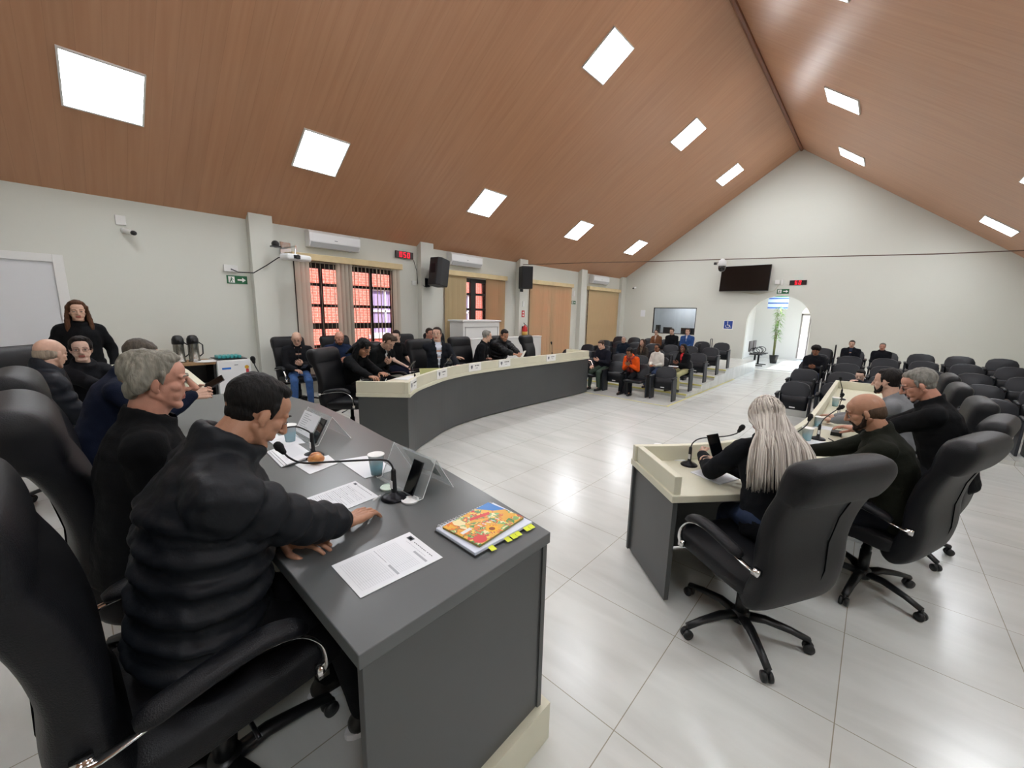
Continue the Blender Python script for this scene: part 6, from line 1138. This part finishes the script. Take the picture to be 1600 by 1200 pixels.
    PEOPLE.append((root, [np.array(Rz @ (M[:3, 3] + M[:3, 1] * 0.06) * s + org) for M in hmats], Rz, s, org, hmats)); return PEOPLE[-1]
def held_phone(P, lab, hand=1, off=(0, 0.07, -0.02), tilt=-35, s=1.0, m=None):
    """a phone held in the fingers of a hand"""
    root, hp, Rz, sc, org, hm = P; M = hm[hand]; c = M[:3, 3] + M[:3, :3] @ np.array(off); cw = Rz @ c * sc + org; fwd = Rz @ np.array((0, 1, 0)); u = unit(fwd * math.cos(math.radians(-tilt)) + np.array((0, 0, math.sin(math.radians(-tilt))))); n = np.cross(Rz @ np.array((1.0, 0, 0)), u)
    phone(lab, Mph(cw, u, n), s, m)
# ---------------------------------------------------------------- the grey table
F = DN + 0.004
def zip_line(root, k):
    Z = MB(); Z.sweep([k['tp'](0, 0.158, 0.0), k['tp'](0, 0.162, 0.4), k['tp'](0, 0.14, 0.85)], 0.004, 6); k['child']('zip', Z.mesh('zip', True), M_DARKM)
p1 = person('man in black quilted puffer jacket writing at the near corner of the grey table', (-1.44, 0.435, 1.562), F, rad(-4), lean=9, hfwd=0.035, side=0, yaw=8, pitch=34, skin='tan', hair='short', hcol='#0c0a09', jacket='#101318', kind='puffer', pants='#0b0c0f', hands=[(-1.45, 0.43, 0.995), (-1.385, 0.645, 1.0)], curls=(24, 34), lod=0, bulk=1.22, sc=0.95)
p2 = person('grey haired man in black coat looking to the right at the grey table', (-1.97, 0.21, 1.625), F, rad(-4), lean=8, side=0, yaw=-4, pitch=6, skin='red', open_v=(0.03, 0.8), shirt='#b9bab5', hair='wavy', hcol='#7c796e', jacket='#08090b', pants='#0b0c0f', lod=0, old=True, bulk=1.15, hands=['lap', 'lap'], sc=0.93)
p3 = person('man in navy jacket holding a phone, mostly hidden behind the grey haired man', (-3.6, 0.36, 1.545), F, rad(-6), lean=20, side=0, yaw=-10, pitch=30, skin='light', hair='recede', hcol='#4a443c', jacket='#11182a', pants='#14161c', lod=1, bulk=1.15, seat=0.62, hands=[(-3.5, 0.56, 1.19), (-3.36, 0.52, 1.2)], curls=(62, 50), sc=0.97, palm=[(-0.9, 0.2, -0.3), (0.8, 0.2, 0.4)])
phone('smartphone held up by the navy jacket man', Mph((-3.44, 0.66, 1.26), (0.25, 0.75, 0.5), (0.6, -0.45, 1)), 0.85, mat('phone_grey', '#3c3e42', 0.4))
p4 = person('balding man in dark puffer jacket turned to the young woman in glasses', (-4.72, -0.09, 1.512), F, rad(20), lean=14, side=0, yaw=22, pitch=14, skin='light', hair='bald', hcol='#8f8273', jacket='#161a22', kind='puffer', pants='#14161c', lod=1, bulk=1.12, seat=0.56, hands=['lap', 'knee'])
p5 = person('young woman with glasses and dark tied hair looking at the camera', (-5.55, 0.07, 1.478), F, rad(-70), lean=10, yaw=-22, pitch=2, skin='pale', hair='tied', hcol='#171210', jacket='#15161a', pants='#15161a', lod=1, fem=True, glasses='#5b2a2c', hands=[(-5.2, 0.5, 0.985), (-5.05, 0.36, 0.985)], seat=0.52)
p6 = person('standing woman with long brown hair in black coat beside the door', (-7.0, 0.11, 1.815), F, rad(-88), stand=True, lean=2, yaw=0, pitch=6, skin='light', hair='long', hcol='#4a2f1e', jacket='#0d0e11', pants='#0b0c0f', lod=1, fem=True, hands=['side', 'side'], bulk=1.12)
# ---------------------------------------------------------------- the right desk
p7 = person('woman with long light blonde hair holding a phone, back to the camera', (-0.47, 2.87, 1.30), 0.0, rad(28), lean=20, side=0, yaw=12, pitch=24, skin='light', hair='blonde', hcol='#b3a48c', jacket='#121418', pants='#1d2d4a', lod=0, fem=True, hands=[(-0.80, 2.92, 0.83), (-0.66, 2.84, 0.83)], curls=(55, 62), bulk=1.08, seat=0.47, palm=[(-0.6, 0.5, 0.2), (0.8, 0.2, 0.3)], sc=0.95)
phone('smartphone held by the long haired blonde woman', Mph((-0.715, 2.88, 0.93), (-0.35, 0.15, 0.8), (0.5, -0.8, 0.5)), 1.05)
p8 = person('bald bearded man in dark olive coat looking down at the right desk', (-0.03, 3.40, 1.32), 0.0, rad(88), lean=20, yaw=4, pitch=24, skin='tan', hair='bald', hcol='#4a392c', jacket='#15170f', kind='cloth', pants='#14161c', lod=0, beard='#2c2019', bulk=1.12, seat=0.47, hands=[(-0.30, 3.30, 0.78), (-0.38, 3.62, 0.78)], sc=0.97)
p9 = person('grey haired man with dark glasses in black suit at the right desk', (0.24, 4.28, 1.43), 0.0, rad(82), lean=18, yaw=12, pitch=26, skin='red', hair='short', hcol='#77756e', jacket='#0a0b0d', pants='#101114', lod=0, glasses='#161414', bulk=1.14, seat=0.5, hands=[(-0.16, 4.5, 0.8), (-0.12, 4.62, 0.79)], sc=1.0)
p10 = person('man in light grey blazer mostly hidden behind the bespectacled man', (0.12, 5.05, 1.355), 0.0, rad(80), lean=20, yaw=-10, pitch=8, skin='light', hair='short', hcol='#1a1614', jacket='#7b7d80', pants='#23262c', lod=1, beard='#1d1815', open_v=(0.07, 0.35), shirt='#15161a', hands=[(-0.22, 5.1, 0.79), (-0.2, 5.35, 0.79)], bulk=1.08, sc=1.0)
# ---------------------------------------------------------------- the curved desk
G = DL + 0.004
person('woman with long black hair writing at the near end of the curved desk', (-5.12, 2.72, 1.375), G, rad(-62), lean=26, yaw=-8, pitch=34, skin='tan', hair='longfringe', hcol='#08080a', jacket='#08090b', pants='#0b0c0f', fem=True, hands=[(-4.5, 2.75, 0.87), (-4.42, 2.55, 0.87)], curls=(20, 45), seat=0.5, bulk=1.05)
M_BTN = M_TAG
mb = MB(); mb.cap((-4.47, 2.56, 0.87), (-4.44, 2.60, 0.95), 0.004, 0.004, 8); tag(obj('pen', mb, M_TAG, smooth=True), 'white pen in the hand of the black haired woman', 'pen')
P = person('young man with brown hair bending over a phone at the curved desk', (-5.55, 3.36, 1.40), G, rad(-62), lean=34, yaw=-14, pitch=38, skin='light', hair='swept', hcol='#3b2d22', jacket='#0a0c0d', pants='#0b0c0f', hands=['phone', 'phone'], curls=(50, 50), open_v=(0.035, 0.55), shirt='#c5c7c9', bulk=1.1, seat=0.5)
phone('smartphone in the hands of the brown haired young man', Mph((-5.13, 3.43, 0.985), (0.55, 0.15, 0.6), (-0.4, -0.2, 0.6)), 1.0)
person('suited man with white shirt facing the camera at the curved desk', (-5.62, 4.28, 1.51), G, rad(-112), lean=4, yaw=-26, pitch=0, skin='light', hair='short', hcol='#2a211b', jacket='#15181f', pants='#15181f', open_v=(0.062, 0.05), shirt='#ccd2de', hands=[(-5.15, 4.35, 0.9), (-5.2, 4.75, 0.89)], bulk=1.1, seat=0.56)
person('grey haired man in black suit turned towards his neighbour at the curved desk', (-5.80, 5.68, 1.42), G, rad(-50), lean=14, yaw=22, pitch=12, skin='light', hair='short', hcol='#7c7a74', jacket='#0d0e12', pants='#0b0c0f', open_v=(0.045, 0.3), shirt='#c9ccd2', hands=['belly', 'lap'], bulk=1.1, seat=0.52)
P = person('man in black hooded jacket looking at a phone at the curved desk', (-5.72, 6.12, 1.42), G, rad(-92), lean=20, yaw=-14, pitch=26, skin='tan', hair='short', hcol='#120f0e', jacket='#0b0c0f', kind='puffer', pants='#0b0c0f', hands=[(-5.3, 6.16, 0.93), (-5.3, 6.04, 0.93)], curls=(55, 55), bulk=1.15, seat=0.52, hood=True)
phone('white smartphone held by the man in black hooded jacket', Mph((-5.2, 6.1, 0.98), (0.4, 0, 0.7), (-0.7, 0, 0.4)), 0.95, M_TAG)
# ---------------------------------------------------------------- along the left wall
person('man in blue jeans and dark jacket with glasses sitting beside the first column', (-7.22, 2.58, 1.375), G, rad(-105), lean=6, yaw=-6, pitch=26, skin='light', hair='bald', hcol='#8c8378', jacket='#17181c', pants='#2d4f80', shoe='#4a332a', glasses='#4a2622', open_v=(0.06, 0.0), shirt='#101114', hands=['phone', 'lap'], curls=(45, 45), feet=(0.42, 0.46), bulk=1.12, seat=0.5, extra=zip_line)
phone('black smartphone held by the man in blue jeans', Mph((-6.80, 2.52, 0.86), (0.6, 0, 0.3), (-0.3, 0, 0.7)), 1.0)
person('bald man with brown beard in navy jacket in front of the first window', (-7.05, 3.24, 1.385), G, rad(-98), lean=8, yaw=-4, pitch=24, skin='red', hair='none', hcol='#6a4a34', jacket='#16233c', pants='#1a2233', beard='#6a432c', hands=['phone', 'phone'], curls=(45, 45), bulk=1.12, seat=0.5)
person('person in black short sleeves with legs crossed below the red clock', (-6.95, 4.3, 1.39), G, rad(-75), lean=10, yaw=-60, pitch=16, skin='pale', hair='short', hcol='#17110f', jacket='#0a0b0d', kind='tee', pants='#15182a', bare=True, hands=['knee', 'knee'], fem=False, seat=0.5)
person('dark haired man behind the suited man, only his head showing', (-7.0, 5.15, 1.42), G, rad(-115), lean=6, yaw=20, pitch=10, skin='red', hair='short', hcol='#241a14', jacket='#121318', pants='#15161c', seat=0.52, glasses=None)
# ---------------------------------------------------------------- the audience, left block
kw = dict(lod=2, legs=True)
P = person('man in dark shirt holding a glowing phone, left end of the front row', (-4.83, 8.45, 1.165), 0.0, rad(172), lean=14, pitch=28, skin='light', hair='short', hcol='#3a2c22', jacket='#191a24', pants='#3f4c42', hands=['phone', 'knee'], **kw)
phone('lit smartphone held by the man at the left end of the front row', Mph((-4.86, 8.12, 0.68), (0, -0.5, 0.6), (0, -0.7, -0.5)), 0.95, emis('phone_glow', '#ffd8cc', 1.2))
person('woman in orange cardigan and tartan scarf in the front row', (-4.05, 8.35, 1.045), 0.0, rad(180), lean=28, pitch=34, skin='brown', hair='tied', hcol='#14100f', jacket='#e0561a', pants='#111216', fem=True, scarf=True, hands=['phone', 'phone'], bulk=1.1, **kw)
person('woman in white fleece jacket in the second row', (-3.82, 9.35, 1.125), 0.09, rad(176), lean=8, pitch=4, skin='brown', hair='tied', hcol='#2a1a14', jacket='#d3d0c8', pants='#1d2d4a', fem=True, glasses='#201a18', hands=['lap', 'lap'], **kw)
person('woman in black coat with red top holding papers in the second row', (-3.22, 9.35, 1.165), 0.09, rad(165), lean=8, pitch=4, skin='dark', hair='bob', hcol='#0e0c0c', jacket='#101114', pants='#a9a67c', fem=True, open_v=(0.05, 0.45), shirt='#d23a3e', hands=['phone', 'lap'], **kw)
mb = MB(); mb.box((-0.1, -0.06, 0), (0.1, 0.06, 0.006)); tag(obj('leaflet', mb, M_PAPER, loc=(-3.28, 9.02, 0.68), rz=0.3), 'white leaflet held by the woman in black coat and red top', 'paper')
person('smiling woman with long brown hair and brown coat in the third row', (-4.60, 10.25, 1.16), 0.18, rad(178), lean=10, pitch=2, skin='light', hair='long', hcol='#3d2a20', jacket='#3d3833', pants='#15161c', fem=True, open_v=(0.06, 0.3), shirt='#7c6a58', **kw)
person('grey haired man in dark blue jacket in the third row', (-5.12, 10.25, 1.21), 0.18, rad(182), lean=8, pitch=4, roll=-10, skin='light', hair='short', hcol='#a5a29c', jacket='#16202c', pants='#2d4f80', hands=['lap', 'lap'], bulk=1.1, **kw)
person('woman in brown fur jacket in the back row left', (-5.05, 12.2, 1.36), 0.36, rad(180), lean=6, pitch=6, skin='light', hair='tied', hcol='#1a1412', jacket='#6f4a33', pants='#15161c', fem=True, glasses='#2a2222', open_v=(0.04, 0.5), shirt='#c9b8a8', bulk=1.15, **kw)
person('man in black jacket in the middle of the back row left', (-4.58, 12.2, 1.41), 0.36, rad(180), lean=6, pitch=8, skin='light', hair='short', hcol='#3a332c', jacket='#101216', pants='#15161c', hands=['lap', 'lap'], bulk=1.1, **kw)
person('man in blue zipped jumper in the back row', (-4.12, 12.2, 1.43), 0.36, rad(180), lean=4, pitch=4, skin='light', hair='short', hcol='#4a3528', jacket='#2c4a7c', pants='#15161c', open_v=(0.035, 0.6), shirt='#c9ccd2', bulk=1.12, **kw)
# ---------------------------------------------------------------- the audience, right block
person('young man with afro hair typing on a phone in the right block', (-0.87, 10.02, 1.25), 0.23, rad(178), lean=10, pitch=16, skin='brown', hair='afro', hcol='#15100e', jacket='#14151a', pants='#23355a', hands=['phone', 'phone'], bulk=1.1, **kw)
person('dark haired man in black coat in the back row right, left of two', (-0.40, 12.0, 1.325), 0.4, rad(178), lean=4, pitch=8, skin='light', hair='short', hcol='#2a2420', jacket='#111319', pants='#15161c', open_v=(0.05, 0.4), shirt='#2a3345', bulk=1.2, **kw)
person('grey haired man in black jumper in the back row right, right of two', (0.12, 12.0, 1.30), 0.4, rad(178), lean=4, pitch=8, skin='red', hair='short', hcol='#6a655c', jacket='#101116', pants='#15161c', bulk=1.2, **kw)
person('dark haired man covering his face behind the far end of the right desk', (-0.12, 8.45, 1.0), 0.06, rad(170), lean=38, pitch=22, skin='pale', hair='short', hcol='#1a1614', jacket='#23262c', pants='#1a1b20', hands=[(-0.14, 8.22, 0.86), 'knee'], **kw)
